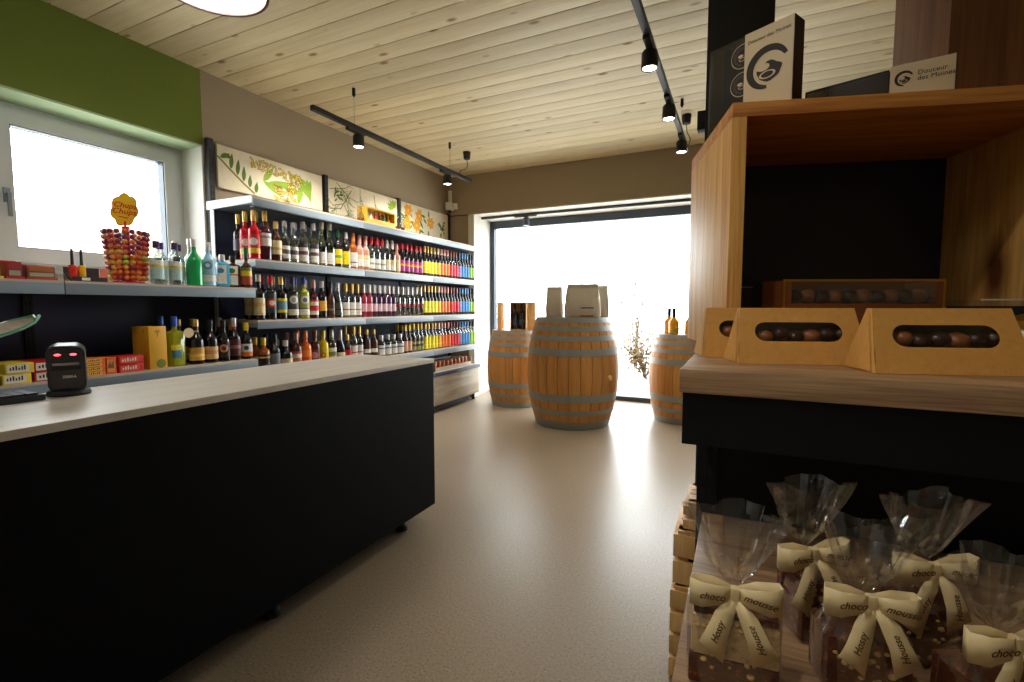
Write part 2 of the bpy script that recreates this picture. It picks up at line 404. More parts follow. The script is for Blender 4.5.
# right hanging track
tr = empty('hanging_track', (-0.472, -1.0, 2.575), 0, 'black hanging light track with a row of spots over the shop floor', 'track light')
MB().box((-0.017, 0, -0.018), (0.017, 5.62, 0.018), 0.003).build('rail', M_matte, tr)
for yy in (0.6, 3.2, 5.2):
    MB().lathe([(0,0),(0.012,0),(0.014,-0.05),(0.006,-0.065),(0,-0.065)], 10, Matrix.Translation((0, yy, HC-2.575-0.002))).build('ceiling_fixing', M_matte, tr)
    MB().cyl((0, yy, 0.015), (0, yy, HC-2.575-0.06), 0.0018, 6).build('suspension_wire', M_rail, tr)
for yy in (3.70, 4.46, 5.23): spot_head(tr, yy-0.03, -0.018, 45)
for yy in (0.5, 1.3): spot_head(tr, yy-0.03, -0.018, 26, (radians(28), 0, radians(-28)))  # two unseen heads, added to brighten the goods on the gondola
MB().lathe([(0,0),(0.042,0),(0.034,-0.075),(0.008,-0.085),(0,-0.085)], 14, Matrix.Translation((0, 5.56, HC-2.575-0.002))).build('ceiling_cup', M_matte, tr)
MB().tube([(0,5.56,0.19),(0.005,5.57,0.13),(0.03,5.61,0.08),(0.02,5.62,0.04),(0,5.61,0.0)], 0.004, 6).build('power_cable', M_matte, tr)
# window track, tucked under the lintel
tw = empty('window_track', (OX0+0.0, 5.62, OZ-0.002), 0, 'slim grey light track fixed under the shop window lintel', 'track light')
MB().box((0.0, -0.017, -0.03), (OX1-OX0-0.1, 0.017, 0), 0.003).build('rail', M_alu, tw)
hd = MB().box((0.48, -0.018, -0.045), (0.78, 0.018, -0.03), 0.003).build('track_adapter', M_alu, tw)
MB().lathe([(0,0),(0.03,0),(0.04,-0.01),(0.04,-0.10),(0,-0.10)], 16, Matrix.Translation((0.64, 0, -0.05))).build('lamp_body', M_alu, tw)
# round pendants
def pendant(x, y, label, e):
    t = empty('pendant_lamp', (x, y, 2.60), 0, label, 'pendant lamp', 'round pendant lamps')
    MB().lathe([(0.225,0.012),(0.225,-0.012),(0.238,-0.012),(0.24,0.06),(0.06,0.085),(0,0.085)], 48).build('shade', flat('lamp_rim', S(70,40,28), 0.5), t)
    MB().lathe([(0,-0.004),(0.224,-0.004),(0.224,0.01),(0,0.01)], 48).build('diffuser', M_lampw, t)
    MB().cyl((0,0,0.085), (0,0,0.235), 0.004, 6).build('cable', M_matte, t)
    MB().lathe([(0,0.25),(0.05,0.25),(0.045,0.22),(0,0.22)], 16).build('ceiling_cup', M_matte, t)
pendant(-2.15, 1.43, 'round white pendant lamp with brown rim hanging over the counter', 1)
pendant(-2.10, -0.9, 'added round white pendant lamp, out of view over the near end of the counter', 1)  # extra lamp out of view, added to brighten surfaces facing the camera

# ------------------------------------------------------------------ wall shelving
XF, XW = -3.01, -3.49
TALL = [2.24, 3.306, 4.353, 5.345]
ZS = [1.927, 1.506, 1.085, 0.709]
def shelf(par, y0, y1, z, board=M_shelfwood, rail=M_rail, rh=0.05, xf=XF, xw=XW):
    s = MB().box((xw+0.03, y0+0.002, z-0.02), (xf, y1-0.002, z)).build('shelf', board, par)
    MB().box((xf, y0+0.002, z-0.012-rh), (xf+0.008, y1-0.002, z-0.012), 0.0015).box((xw+0.03, y0+0.004, z-0.05), (xf, y1-0.004, z-0.0205)).build('price_rail', rail, s)
    MB().box((xf, y0+0.002, z-0.0118), (xf+0.0085, y1-0.002, z)).build('front_lip', board, s)
    return s
def upright(par, y, z0, z1, x=XW):
    mb = MB().box((x, y-0.02, z0), (x+0.035, y+0.02, z1)).build('upright', M_matte, par)
    sl = MB(); z = z0+0.08
    while z < z1-0.06:
        for dy in (-0.008, 0.008): sl.box((x+0.0345, y+dy-0.003, z), (x+0.0362, y+dy+0.003, z+0.03))
        z += 0.05
    sl.build('slot_row', flat('slot_dark', (0.001,0.001,0.0015), 0.9), mb, None)['kind'] = 'stuff'
    return mb
BAYN = ['near bay', 'middle bay', 'far bay']
lab_t = ['tall bottle shelving bay beside the window, white bracket on its end', 'middle bay of the tall bottle shelving', 'far bay of the tall bottle shelving with a wooden drawer, by the shop window']
for k in range(3):
    y0, y1 = TALL[k], TALL[k+1]
    bay = empty('shelving_bay', (0, 0, 0), 0, lab_t[k], 'shelving', 'tall bottle shelving bays')
    MB().box((XW+0.002, y0+0.001, 0.09), (XW+0.022, y1-0.001, 1.90)).build('back_panel', M_navy, bay)
    for z in ZS: shelf(bay, y0, y1, z)
    upright(bay, y0+0.02, 0.0, 2.38)
    if k == 2: upright(bay, y1+0.045, 0.0, 2.38)
    # canopy light trough under the top shelf
    MB().box((XF-0.07, y0+0.03, ZS[0]-0.064), (XF-0.02, y1-0.03, ZS[0]-0.0505), 0.004).build('light_trough', M_alu, bay)
    # base: niche shelf, drawer, feet
    MB().box((XW+0.03, y0+0.003, 0.425), (XF, y1-0.003, 0.45)).build('niche_shelf', M_shelfwood, bay)
    MB().box((XF, y0+0.003, 0.41), (XF+0.03, y1-0.003, 0.448), 0.002).build('niche_rail', M_navy, bay)
    MB().box((XW+0.05, y0+0.003, 0.09), (XF-0.02, y1-0.003, 0.42)).build('base_box', M_black, bay)
    dr = MB().box((XF-0.018, y0+0.004, 0.085), (XF+0.012, y1-0.004, 0.405), 0.002).build('drawer', M_drawer, bay)
    MB().box((XF-0.25, y0+0.05, 0.0), (XF-0.1, y1-0.05, 0.088)).build('plinth', M_black, bay)
    for yy in (y0+0.05, y1-0.05): MB().lathe([(0,0),(0.022,0),(0.022,0.02),(0.014,0.03),(0.014,0.089),(0,0.089)], 12, Matrix.Translation((XF-0.05, yy, 0))).build('foot', M_matte, bay)
    if k == 0:
        M = Matrix.Identity(4)
        MB().add([(XW, y0-0.008, 1.872), (XF+0.008, y0-0.008, 1.882), (XF+0.008, y0-0.008, 1.932), (XW, y0-0.008, 1.932),
                  (XW, y0+0.0015, 1.872), (XF+0.008, y0+0.0015, 1.882), (XF+0.008, y0+0.0015, 1.932), (XW, y0+0.0015, 1.932)],
                 [(0,1,2,3),(4,7,6,5),(0,4,5,1),(1,5,6,2),(2,6,7,3),(3,7,4,0)]).build('end_bracket', M_lrail, bay)
        MB().box((XW+0.036, y0-0.006, 0.0), (XW+0.075, y0+0.0008, 1.871)).build('end_strip', M_lrail, bay)
LOW = [-0.75, 0.16, 1.203, 2.236]
lab_l = ['low wall shelving bay at the near end behind the counter', 'low wall shelving bay with cigarette packs behind the counter', 'low wall shelving bay with gin bottles under the small window']
for k in range(3):
    y0, y1 = LOW[k], LOW[k+1]
    bay = empty('shelving_bay', (0, 0, 0), 0, lab_l[k], 'shelving', 'low shelving bays under the window')
    MB().box((XW+0.002, y0+0.001, 0.09), (XW+0.022, y1-0.001, 1.26)).build('back_panel', M_navy, bay)
    shelf(bay, y0, y1, 1.307, rh=0.055); shelf(bay, y0, y1, 0.82); shelf(bay, y0, y1, 0.40)
    upright(bay, y0+0.02, 0.0, 1.25)
    MB().box((XW+0.05, y0+0.003, 0.0), (XF-0.05, y1-0.003, 0.09)).build('plinth', M_black, bay)

# ------------------------------------------------------------------ bottles
def gl_opaque(name, c, r=0.09): return flat(name, c, r, 0.0, 0.6, 0.0)
G = dict(dk=gl_opaque('glass_dark', S(26,22,22)), wine=gl_opaque('glass_wine', S(62,14,28)), red=gl_opaque('liquor_red', S(196,22,34)),
         clear=clearish('glass_clear', (0.74,0.77,0.75), 0.10, 0.04), amber=gl_opaque('liquor_amber', S(150,78,26)), green=gl_opaque('liquor_green', S(20,160,84)),
         blue=gl_opaque('liquor_blue', S(70,160,196)), pale=gl_opaque('liquor_paleblue', S(150,196,220)), yellow=gl_opaque('liquor_yellow', S(222,190,30)),
         orange=gl_opaque('liquor_orange', S(222,100,24)), rose=gl_opaque('liquor_rose', S(150,44,62)), pink=gl_opaque('liquor_pink', S(196,140,120)), olive=gl_opaque('liquor_olive', S(146,152,36)),
         violet=gl_opaque('liquor_violet', S(58,22,56)), brown=gl_opaque('glass_brown', S(70,36,18)), white=gl_opaque('liquor_white', S(210,214,206)), sage=clearish('glass_sage', (0.62,0.68,0.56), 0.10, 0.04))
def capm(c, key, metal=0.3): return flat('cap_'+key, c, 0.35, metal)
CAP = dict(gold=capm(S(206,170,90),'gold',.6), red=capm(S(196,24,44),'red'), black=capm(S(24,24,26),'black'), silver=capm(S(196,190,186),'silver',.5), cream=capm(S(226,214,186),'cream',0),
           yellow=capm(S(228,190,40),'yellow'), orange=capm(S(214,120,40),'orange'), purple=capm(S(66,44,86),'purple'), blue=capm(S(44,84,168),'blue'), rose=capm(S(206,150,140),'rose'), green=capm(S(30,90,50),'green'),
           brown=capm(S(120,60,40),'brown'), sky=capm(S(60,130,180),'sky'), white=capm(S(230,230,226),'white',0))
def label_mat(key, z0, z1, stops, emblem=None, r=0.04):
    m, n, l, p = nt('label_'+key)
    tc = n.new('ShaderNodeTexCoord'); sx = n.new('ShaderNodeSeparateXYZ'); l.new(tc.outputs['Object'], sx.inputs[0])
    mr = n.new('ShaderNodeMapRange'); mr.inputs[1].default_value = z0; mr.inputs[2].default_value = z1; l.new(sx.outputs[2], mr.inputs[0])
    rp = ramp(n, stops if len(stops) > 1 else [(0, stops[0][1]), (1, stops[0][1])], 'CONSTANT'); l.new(mr.outputs[0], rp.inputs[0]); out = rp.outputs[0]
    def mixin(fac, col, out):
        mx = n.new('ShaderNodeMix'); mx.data_type = 'RGBA'; l.new(fac, mx.inputs[0]); l.new(out, mx.inputs[6]); mx.inputs[7].default_value = C4(col); return mx.outputs[2]
    at = n.new('ShaderNodeMath'); at.operation = 'ARCTAN2'; l.new(sx.outputs[1], at.inputs[0]); l.new(sx.outputs[0], at.inputs[1])
    # printed lines of small type (marks, no legible words)
    nz = n.new('ShaderNodeTexNoise'); nz.inputs['Scale'].default_value = 1.0; nz.inputs['Detail'].default_value = 1
    cb = n.new('ShaderNodeCombineXYZ'); ma = n.new('ShaderNodeMath'); ma.operation = 'MULTIPLY'; ma.inputs[1].default_value = 9.0; l.new(at.outputs[0], ma.inputs[0])
    mz = n.new('ShaderNodeMath'); mz.operation = 'MULTIPLY'; mz.inputs[1].default_value = 9.0; l.new(mr.outputs[0], mz.inputs[0])
    l.new(ma.outputs[0], cb.inputs[0]); l.new(mz.outputs[0], cb.inputs[1]); l.new(cb.outputs[0], nz.inputs['Vector'])
    gt = n.new('ShaderNodeMath'); gt.operation = 'GREATER_THAN'; gt.inputs[1].default_value = 0.62; l.new(nz.outputs[0], gt.inputs[0])
    hv = n.new('ShaderNodeMath'); hv.operation = 'MULTIPLY'; hv.inputs[1].default_value = 0.55; l.new(gt.outputs[0], hv.inputs[0])
    out = mixin(hv.outputs[0], (0.05,0.03,0.03), out)
    if emblem:
        a0, v0, rad, col = emblem[:4]
        ds = []
        for src, c0, k in ((at.outputs[0], a0, r), (mr.outputs[0], v0, (z1-z0))):
            su = n.new('ShaderNodeMath'); su.operation = 'SUBTRACT'; su.inputs[1].default_value = c0; l.new(src, su.inputs[0])
            mu = n.new('ShaderNodeMath'); mu.operation = 'MULTIPLY'; mu.inputs[1].default_value = k; l.new(su.outputs[0], mu.inputs[0])
            sq = n.new('ShaderNodeMath'); sq.operation = 'POWER'; sq.inputs[1].default_value = 2; ab = n.new('ShaderNodeMath'); ab.operation = 'ABSOLUTE'
            l.new(mu.outputs[0], ab.inputs[0]); l.new(ab.outputs[0], sq.inputs[0]); ds.append(sq.outputs[0])
        ad = n.new('ShaderNodeMath'); ad.operation = 'ADD'; l.new(ds[0], ad.inputs[0]); l.new(ds[1], ad.inputs[1])
        lt = n.new('ShaderNodeMath'); lt.operation = 'LESS_THAN'; lt.inputs[1].default_value = rad*rad; l.new(ad.outputs[0], lt.inputs[0])
        out = mixin(lt.outputs[0], col, out)
        if len(emblem) > 4:
            l2 = n.new('ShaderNodeMath'); l2.operation = 'LESS_THAN'; l2.inputs[1].default_value = (rad*0.55)**2; l.new(ad.outputs[0], l2.inputs[0])
            out = mixin(l2.outputs[0], emblem[4], out)
    l.new(out, p.inputs['Base Color']); p.inputs['Roughness'].default_value = 0.45
    return m
KIND = {}
def kind(key, name, desc, R, Hb, Hs, Rn, Ht, glass, lab=None, cap=None, neck=None, sq=0.0, seg=16):
    """lab=(z0,z1,stops,emblem) ; cap=(z0,material key) ; neck=(z0,z1,colour)"""
    def rfun(r, z, a):
        if sq <= 0 or r < R*0.6: return r
        c = max(abs(cos(a)), abs(sin(a))); return r*(1-sq + sq*min(1.28, 1/c))
    pr = [(0,0.004),(R*0.8,0.0),(R,0.008),(R,Hb)]
    for k in range(1, 6):
        t = k/5.0; pr.append((Rn+(R-Rn)*(0.5+0.5*cos(pi*t)), Hb+(Hs-Hb)*t))
    pr += [(Rn, Ht-0.012), (Rn*1.12, Ht-0.011), (Rn*1.12, Ht), (0, Ht)]
    parts = [('glass_body', MB().lathe(pr, seg, None, rfun).mesh('glass_body', 40), G[glass])]
    def band(z0, z1, rr, span, a0=-0.45):
        n = 14; vs = []; fs = []
        for z in (z0, z1):
            for i in range(n+1):
                a = a0-span/2+span*i/n; q = rfun(rr, z, a)+0.0007; vs.append((q*cos(a), q*sin(a), z))
        fs = [(i, i+1, n+2+i, n+1+i) for i in range(n)]
        return MB().add(vs, fs).mesh('paper_label', 60)
    if lab:
        parts.append(('paper_label', band(lab[0], lab[1], R, lab[4] if len(lab) > 4 else 3.7), label_mat(key, lab[0], lab[1], lab[2], lab[3] if len(lab) > 3 else None, R)))
    if neck:
        parts.append(('neck_label', band(neck[0], neck[1], Rn+0.0012, 6.28), flat('neck_%02x%02x%02x' % tuple(int(c*255) for c in neck[2]), neck[2], 0.4)))
    if cap:
        z0 = cap[0]; q = Rn*1.12+0.0012
        parts.append(('cap', MB().lathe([(0,z0),(q,z0),(q,Ht+0.001),(q*0.9,Ht+0.004),(0,Ht+0.004)], 12).mesh('cap', 40), CAP[cap[1]]))
    for _, me, m in parts: me.materials.append(m)
    KIND[key] = (name, desc, parts, R)
NB = [0]
def bottle(key, x, y, z, label, group=None, rz=None):
    name, desc, parts, R = KIND[key]
    t = empty(name, (x, y, z+0.0005), random.uniform(-0.25, 0.15) if rz is None else rz, label, 'bottle', group)
    for pn, me, m in parts:
        o = bpy.data.objects.new(pn, me); COL.objects.link(o); o.parent = t
    NB[0] += 1
    return t
W_, K_, CR, YL, RD, OR = S(228,224,214), S(24,22,22), S(226,206,160), S(232,208,36), S(196,30,34), S(226,120,34)
A0 = -0.55
# singles, top shelf
kind('slimviolet','liqueur_bottle','slim dark bottle with gold cap', .034,.19,.23,.013,.32,'dk',[.07,.15,[(0,S(90,100,120)),(1,W_)]],(.255,'gold'))
kind('aperitif','liqueur_bottle','bright red bottle with gold cap and round label', .037,.20,.24,.014,.335,'red',[.04,.17,[(0,S(230,190,60)),(.28,RD),(1,RD)],(A0,.62,.026,W_)],(.265,'gold'))
kind('darkred','liqueur_bottle','deep red bottle with white label and gold cap', .038,.205,.245,.014,.345,'wine',[.10,.19,[(0,W_),(.6,S(150,150,160)),(.8,W_),(1,W_)]],(.275,'gold'))
kind('browncream','liqueur_bottle','brown bottle with cream label', .037,.17,.22,.013,.285,'brown',[.05,.15,[(0,CR),(.3,S(190,160,80)),(.5,CR),(1,CR)]],(.235,'gold'))
kind('clearA','spirit_bottle','clear bottle with narrow grey label', .036,.17,.22,.014,.30,'clear',[.03,.12,[(0,W_),(.35,S(90,80,90)),(.7,W_),(1,W_)],None,2.2],(.265,'silver'))
kind('clearB','spirit_bottle','broad clear bottle with two pale labels', .043,.19,.235,.015,.32,'clear',[.02,.16,[(0,W_),(.35,S(110,70,80)),(.55,W_),(.75,S(60,50,60)),(1,W_)],None,1.7],(.27,'silver'))
kind('hock','wine_bottle','tall green glass bottle with white label', .037,.15,.27,.014,.345,'sage',[.02,.11,[(0,W_),(.15,CR),(.25,W_),(1,W_)]],(.295,'cream'))
kind('greenyellow','wine_bottle','dark green bottle with yellow label', .036,.18,.23,.013,.31,'dk',[.03,.15,[(0,YL),(.4,S(110,170,40)),(.6,YL),(1,YL)]],(.25,'green'))
kind('clearyellow','spirit_bottle','clear bottle with bright yellow label', .036,.17,.225,.013,.30,'sage',[.03,.14,[(0,YL),(1,YL)],None,2.0],(.25,'silver'))
kind('ambercap','spirit_bottle','amber capped bottle with white label', .036,.18,.225,.013,.305,'amber',[.02,.14,[(0,W_),(.25,S(90,90,90)),(.33,W_),(1,W_)]],(.235,'orange'))
kind('blush','wine_bottle','blush bottle with pale capsule', .034,.17,.22,.0135,.30,'pink',[.03,.13,[(0,W_),(.6,CR),(1,W_)]],(.225,'rose'))
kind('redcap','spirit_bottle','clear bottle with long red capsule', .034,.17,.22,.0135,.305,'clear',[.02,.11,[(0,W_),(.4,S(150,160,140)),(.6,W_),(1,W_)],None,2.4],(.24,'red'))
kind('silvercap','spirit_bottle','clear bottle with long silver capsule', .034,.17,.22,.0135,.305,'clear',[.02,.12,[(0,W_),(.5,CR),(1,W_)],None,2.6],(.23,'silver'))
kind('peach','spirit_bottle','peach coloured bottle with cream label', .034,.16,.21,.0135,.285,'pink',[.02,.13,[(0,CR),(1,CR)]],(.23,'rose'))
kind('pinkcap','beer_bottle','dark bottle with crimson cap and purple label', .033,.155,.215,.0135,.30,'dk',[.025,.135,[(0,S(176,70,150)),(.48,S(230,190,60)),(.62,S(230,120,60)),(.75,S(176,70,150)),(1,K_)]],(.245,'red'))
RUN = [('yellow',4,S(236,224,30),'gold','yellow'),('amber',1,S(240,190,40),'cream','amber yellow'),('orange',3,S(236,120,34),'rose','orange'),('red',3,S(214,30,40),'brown','red'),('lavender',1,S(150,140,200),'purple','lavender'),('blue',3,S(50,140,205),'sky','blue'),('lime',2,S(150,200,50),'black','lime green')]
for nm, cnt, c, cp, ds in RUN:
    kind('beer_'+nm,'beer_bottle','dark bottle with %s label' % ds, .0295,.165,.225,.013,.315,'dk',[.03,.155,[(0,c),(.45,tuple(q*.8 for q in c)),(.5,c),(1,c)]],(.25,cp))
    kind('liq_'+nm,'liqueur_bottle','clear necked bottle of %s liqueur' % ds, .0295,.15,.205,.0125,.285,'clear',[.015,.15,[(0,c),(.3,tuple(min(1,q*1.25) for q in c)),(.36,c),(1,c)]],(.225,cp))
# middle shelf singles
kind('port','fortified_wine_bottle','dark bottle with large cream label and white cap', .039,.185,.225,.0145,.315,'dk',[.035,.155,[(0,CR),(.08,S(190,150,90)),(.12,CR),(.5,S(226,180,110)),(.7,CR),(1,CR)]],(.27,'cream'))
kind('vermouth','fortified_wine_bottle','black bottle with red diamond label and red cap', .038,.20,.235,.0145,.315,'dk',[.05,.19,[(0,S(30,60,60)),(1,S(30,60,60))],(A0,.5,.034,RD,W_)],(.255,'red'))
kind('aperoy','liqueur_bottle','dark bottle with yellow framed blue label', .04,.185,.225,.0145,.31,'dk',[.05,.155,[(0,YL),(.2,S(110,150,170)),(.8,YL),(1,YL)]],(.255,'gold'))
kind('rounddark','fortified_wine_bottle','dark bottle with white round seal label', .04,.20,.24,.015,.315,'dk',[.03,.19,[(0,W_),(.28,K_),(.34,S(70,74,70)),(1,K_)],(A0,.72,.031,W_,S(170,170,175))],(.265,'purple'))
kind('roundpale','fortified_wine_bottle','pale yellow bottle with white round seal label', .04,.20,.24,.015,.315,'olive',[.03,.19,[(0,W_),(.28,S(90,96,50)),(.34,S(170,170,90)),(1,S(170,170,90))],(A0,.72,.031,W_,S(120,120,130))],(.265,'blue'))
kind('redlabel','liqueur_bottle','red and white labelled bottle', .036,.16,.225,.0135,.30,'wine',[.03,.15,[(0,W_),(.25,RD),(.6,W_),(.85,RD),(1,RD)]],(.24,'rose'))
kind('bluegold','liqueur_bottle','dark blue bottle with golden label', .036,.165,.225,.0135,.295,'dk',[.06,.14,[(0,S(232,180,70)),(1,S(232,180,70))]],(.245,'white'))
kind('slimbrown','liqueur_bottle','slim brown bottle with dark label', .032,.15,.22,.0125,.29,'brown',[.03,.11,[(0,S(60,40,36)),(.4,S(150,110,60)),(.6,S(60,40,36)),(1,K_)]],(.24,'black'))
kind('cone','spirit_bottle','clear conical bottle without label', .041,.05,.26,.0135,.29,'clear',None,(.262,'silver'))
kind('whitelab','spirit_bottle','clear bottle with white label and pale stopper', .033,.165,.22,.0135,.29,'clear',[.02,.13,[(0,W_),(.4,S(190,90,60)),(.5,W_),(1,W_)],None,2.8],(.225,'gold'))
kind('rosewine','wine_bottle','wine red bottle with small pink label', .031,.17,.22,.013,.29,'rose',[.05,.12,[(0,S(226,170,180)),(1,W_)],None,2.0],(.22,'silver'))
kind('violetwine','wine_bottle','dark violet bottle with small pink label', .031,.17,.22,.013,.29,'violet',[.05,.12,[(0,S(226,190,200)),(1,W_)],None,2.0],(.22,'silver'))
kind('eaudevie','spirit_bottle','clear brandy bottle with small red mark', .033,.17,.215,.013,.29,'clear',[.09,.12,[(0,S(150,40,40)),(1,RD)],None,1.6],(.22,'silver'))
# bottom shelf singles
kind('whisky','spirit_bottle','amber whisky bottle with black and gold label', .041,.15,.19,.0145,.245,'amber',[.03,.13,[(0,S(214,170,60)),(.2,K_),(.75,S(214,170,60)),(.85,K_),(1,K_)]],(.195,'yellow'))
kind('darktall','liqueur_bottle','dark slim bottle with grey label', .036,.15,.20,.014,.265,'dk',[.02,.13,[(0,S(120,124,130)),(1,S(120,124,130))]],(.215,'black'))
kind('squatcream','liqueur_bottle','squat black bottle with cream label and cream cap', .046,.12,.165,.016,.215,'dk',[.03,.085,[(0,CR),(1,CR)]],(.175,'cream'))
kind('redbrown','spirit_bottle','red brown bottle with pale label', .038,.155,.20,.014,.265,'brown',[.03,.13,[(0,S(190,120,90)),(.5,W_),(.8,S(190,60,50)),(1,RD)]],(.215,'rose'))
kind('bigorange','liqueur_bottle','bright orange bottle with orange cap', .043,.16,.205,.015,.275,'orange',[.03,.13,[(0,S(220,80,20)),(.5,S(240,140,50)),(1,S(220,80,20))]],(.22,'orange'))
kind('rum','spirit_bottle','brown rum bottle with oval label', .038,.16,.205,.014,.27,'brown',[.04,.13,[(0,S(110,50,40)),(1,S(110,50,40))],(A0,.5,.026,S(206,150,140))],(.22,'brown'))
kind('anise','liqueur_bottle','yellow anise bottle with red lettering', .041,.165,.205,.015,.27,'yellow',[.03,.14,[(0,YL),(1,YL)],(A0,.45,.02,RD,YL)],(.225,'yellow'))
kind('paledark','spirit_bottle','clear bottle with grey and green label', .038,.155,.205,.0145,.265,'clear',[.02,.13,[(0,CR),(.4,S(120,130,90)),(.7,W_),(1,W_)],None,2.6],(.215,'silver'))
kind('champ','wine_bottle','grey necked bottle with cream label', .039,.10,.21,.0145,.27,'dk',[.015,.085,[(0,CR),(.4,S(206,150,90)),(.6,CR),(1,CR)]],(.17,'silver'))
kind('smallred','liqueur_bottle','small dark bottle with red label', .033,.12,.165,.0135,.225,'wine',[.02,.10,[(0,S(200,60,60)),(.5,RD),(1,RD)]],(.18,'gold'))
kind('ambernarrow','spirit_bottle','dark amber bottle with white band label', .036,.145,.20,.0135,.255,'brown',[.05,.085,[(0,W_),(1,W_)]],(.215,'gold'))
kind('jar','preserve_bottle','short clear bottle with white label and silver cap', .036,.12,.15,.017,.195,'clear',[.015,.105,[(0,W_),(.6,S(90,110,150)),(.75,W_),(1,W_)],None,3.0],(.16,'silver'))
kind('syrup','liqueur_bottle','dark syrup bottle with beige label', .031,.13,.19,.013,.275,'wine',[.02,.12,[(0,S(206,160,120)),(1,S(206,160,120))]],(.225,'yellow'))
kind('pattern','liqueur_bottle','clear bottle with dark patterned label and yellow cap', .0295,.15,.205,.0125,.285,'clear',[.02,.14,[(0,S(150,150,80)),(.3,S(70,50,60)),(.5,S(150,160,90)),(.7,S(70,50,60)),(1,K_)]],(.235,'yellow'))
# low unit
kind('gin','gin_bottle','clear gin bottle with violet stopper and yellow banded label', .034,.165,.20,.015,.245,'clear',[.03,.14,[(0,S(170,200,200)),(.6,S(206,190,80)),(.75,W_),(1,W_)],None,2.6],(.21,'purple'))
kind('greengin','gin_bottle','bright green bottle with clear stopper', .044,.15,.22,.013,.285,'green',None,(.24,'silver'))
kind('palegin','gin_bottle','pale blue bottle with round blue seal', .040,.16,.215,.014,.275,'pale',[.03,.165,[(0,W_),(.3,S(150,190,215)),(1,S(150,190,215))],(A0,.75,.024,S(60,120,170),W_)],(.23,'silver'))
kind('bluegin','gin_bottle','square sky blue bottle with white label', .037,.15,.165,.015,.205,'blue',[.02,.14,[(0,W_),(1,W_)],(A0,.7,.017,S(60,120,150)),1.5],(.17,'silver'),sq=0.8)
kind('herbgin','gin_bottle','square dark bottle with white label and green crest', .037,.145,.16,.015,.205,'brown',[.015,.14,[(0,W_),(.5,S(210,110,80)),(.58,W_),(1,W_)],(A0,.75,.017,S(70,110,60)),1.6],(.17,'black'),sq=0.8)
kind('bitter','liqueur_bottle','dark green necked bitter bottle with red and yellow label', .034,.14,.18,.013,.265,'brown',[.02,.135,[(0,S(176,70,40)),(.5,YL),(.8,S(110,120,40)),(1,K_)]],(.20,'green'))
kind('sake','liqueur_bottle','clear rectangular liqueur bottle with blue cap', .034,.14,.18,.012,.24,'clear',None,(.19,'blue'))
kind('limoncello','liqueur_bottle','olive yellow liqueur bottle with blue capsule', .043,.20,.225,.014,.295,'olive',[.05,.13,[(0,S(60,120,140)),(.6,YL),(1,S(60,120,140))],None,1.2],(.24,'blue'),sq=0.7)
kind('brandy','brandy_bottle','dark brandy bottle with gold label and gold seal', .042,.14,.21,.014,.275,'dk',[.025,.105,[(0,S(230,180,70)),(.3,S(240,206,120)),(.5,S(220,160,60)),(1,S(230,180,70))]],(.235,'gold'),(.19,.21,S(206,160,60)))
kind('brandytan','brandy_bottle','dark brandy bottle with tan label', .041,.14,.21,.014,.27,'dk',[.025,.105,[(0,S(226,190,130)),(.4,S(210,150,90)),(.7,S(226,190,130)),(1,W_)]],(.235,'black'),(.155,.185,S(226,160,60)))
kind('bitterdark','bitter_bottle','black bitter bottle with oval seal', .036,.13,.20,.013,.265,'dk',[.03,.125,[(0,K_),(1,K_)],(A0,.6,.026,S(206,150,110),S(120,40,40))],(.225,'black'),(.155,.17,S(206,160,70)))
kind('redseal','bitter_bottle','dark bottle with dull red label and grey neck', .038,.15,.205,.014,.28,'dk',[.03,.14,[(0,S(90,40,40)),(.45,S(170,110,100)),(.65,S(90,40,40)),(1,K_)]],(.225,'silver'),(.21,.222,RD))
kind('yellowneck','rum_bottle','dark bottle with yellow neck and white and orange label', .036,.12,.185,.014,.245,'dk',[.02,.105,[(0,OR),(.35,W_),(1,W_)],(A0,.68,.015,S(40,60,90))],(.195,'yellow'))

ORD = ['first','second','third','fourth','fifth','sixth','seventh','eighth','ninth','tenth','eleventh','twelfth','thirteenth','fourteenth','fifteenth','sixteenth','seventeenth','eighteenth','nineteenth','twentieth']
def row(seq, x, z, where):
    """seq: list of (key, [ys]); singles get an ordinal, identical runs share label and group"""
    i = 0
    for key, ys in seq:
        ds = KIND[key][1]
        if len(ys) == 1:
            bottle(key, x+random.uniform(-.006,.004), ys[0], z, '%s, front row, %s' % (ds, where), 'bottles on the '+where)
        else:
            for yv in ys: bottle(key, x+random.uniform(-.004,.003), yv, z, '%s, front row, %s' % (ds, where), '%s run on the %s' % (ds, where))
        i += 1
def lin(a, b, n): return [a+(b-a)*k/(n-1) for k in range(n)] if n > 1 else [a]
def colour_run(prefix, y0, y1):
    tot = sum(r[1] for r in RUN); p = (y1-y0)/(tot-1); k = 0; out = []
    for nm, cnt, *_ in RUN:
        out.append((prefix+nm, [y0+p*(k+q) for q in range(cnt)])); k += cnt
    return out
TOPW, MIDW, BOTW = 'top bottle shelf', 'middle bottle shelf', 'bottom bottle shelf'
seqA = [('aperitif',[2.285]),('darkred',[2.37]),('browncream',[2.458]),('clearA',[2.535,2.61]),('clearB',[2.70,2.795]),('hock',[2.885,2.965]),('greenyellow',[3.05]),('clearyellow',[3.14]),('ambercap',[3.225]),('blush',[3.31,3.385]),
        ('redcap',[3.458,3.53,3.602]),('silvercap',[3.675,3.747]),('peach',[3.82]),('pinkcap',lin(3.895,4.19,5))] + colour_run('beer_', 4.27, 5.295)
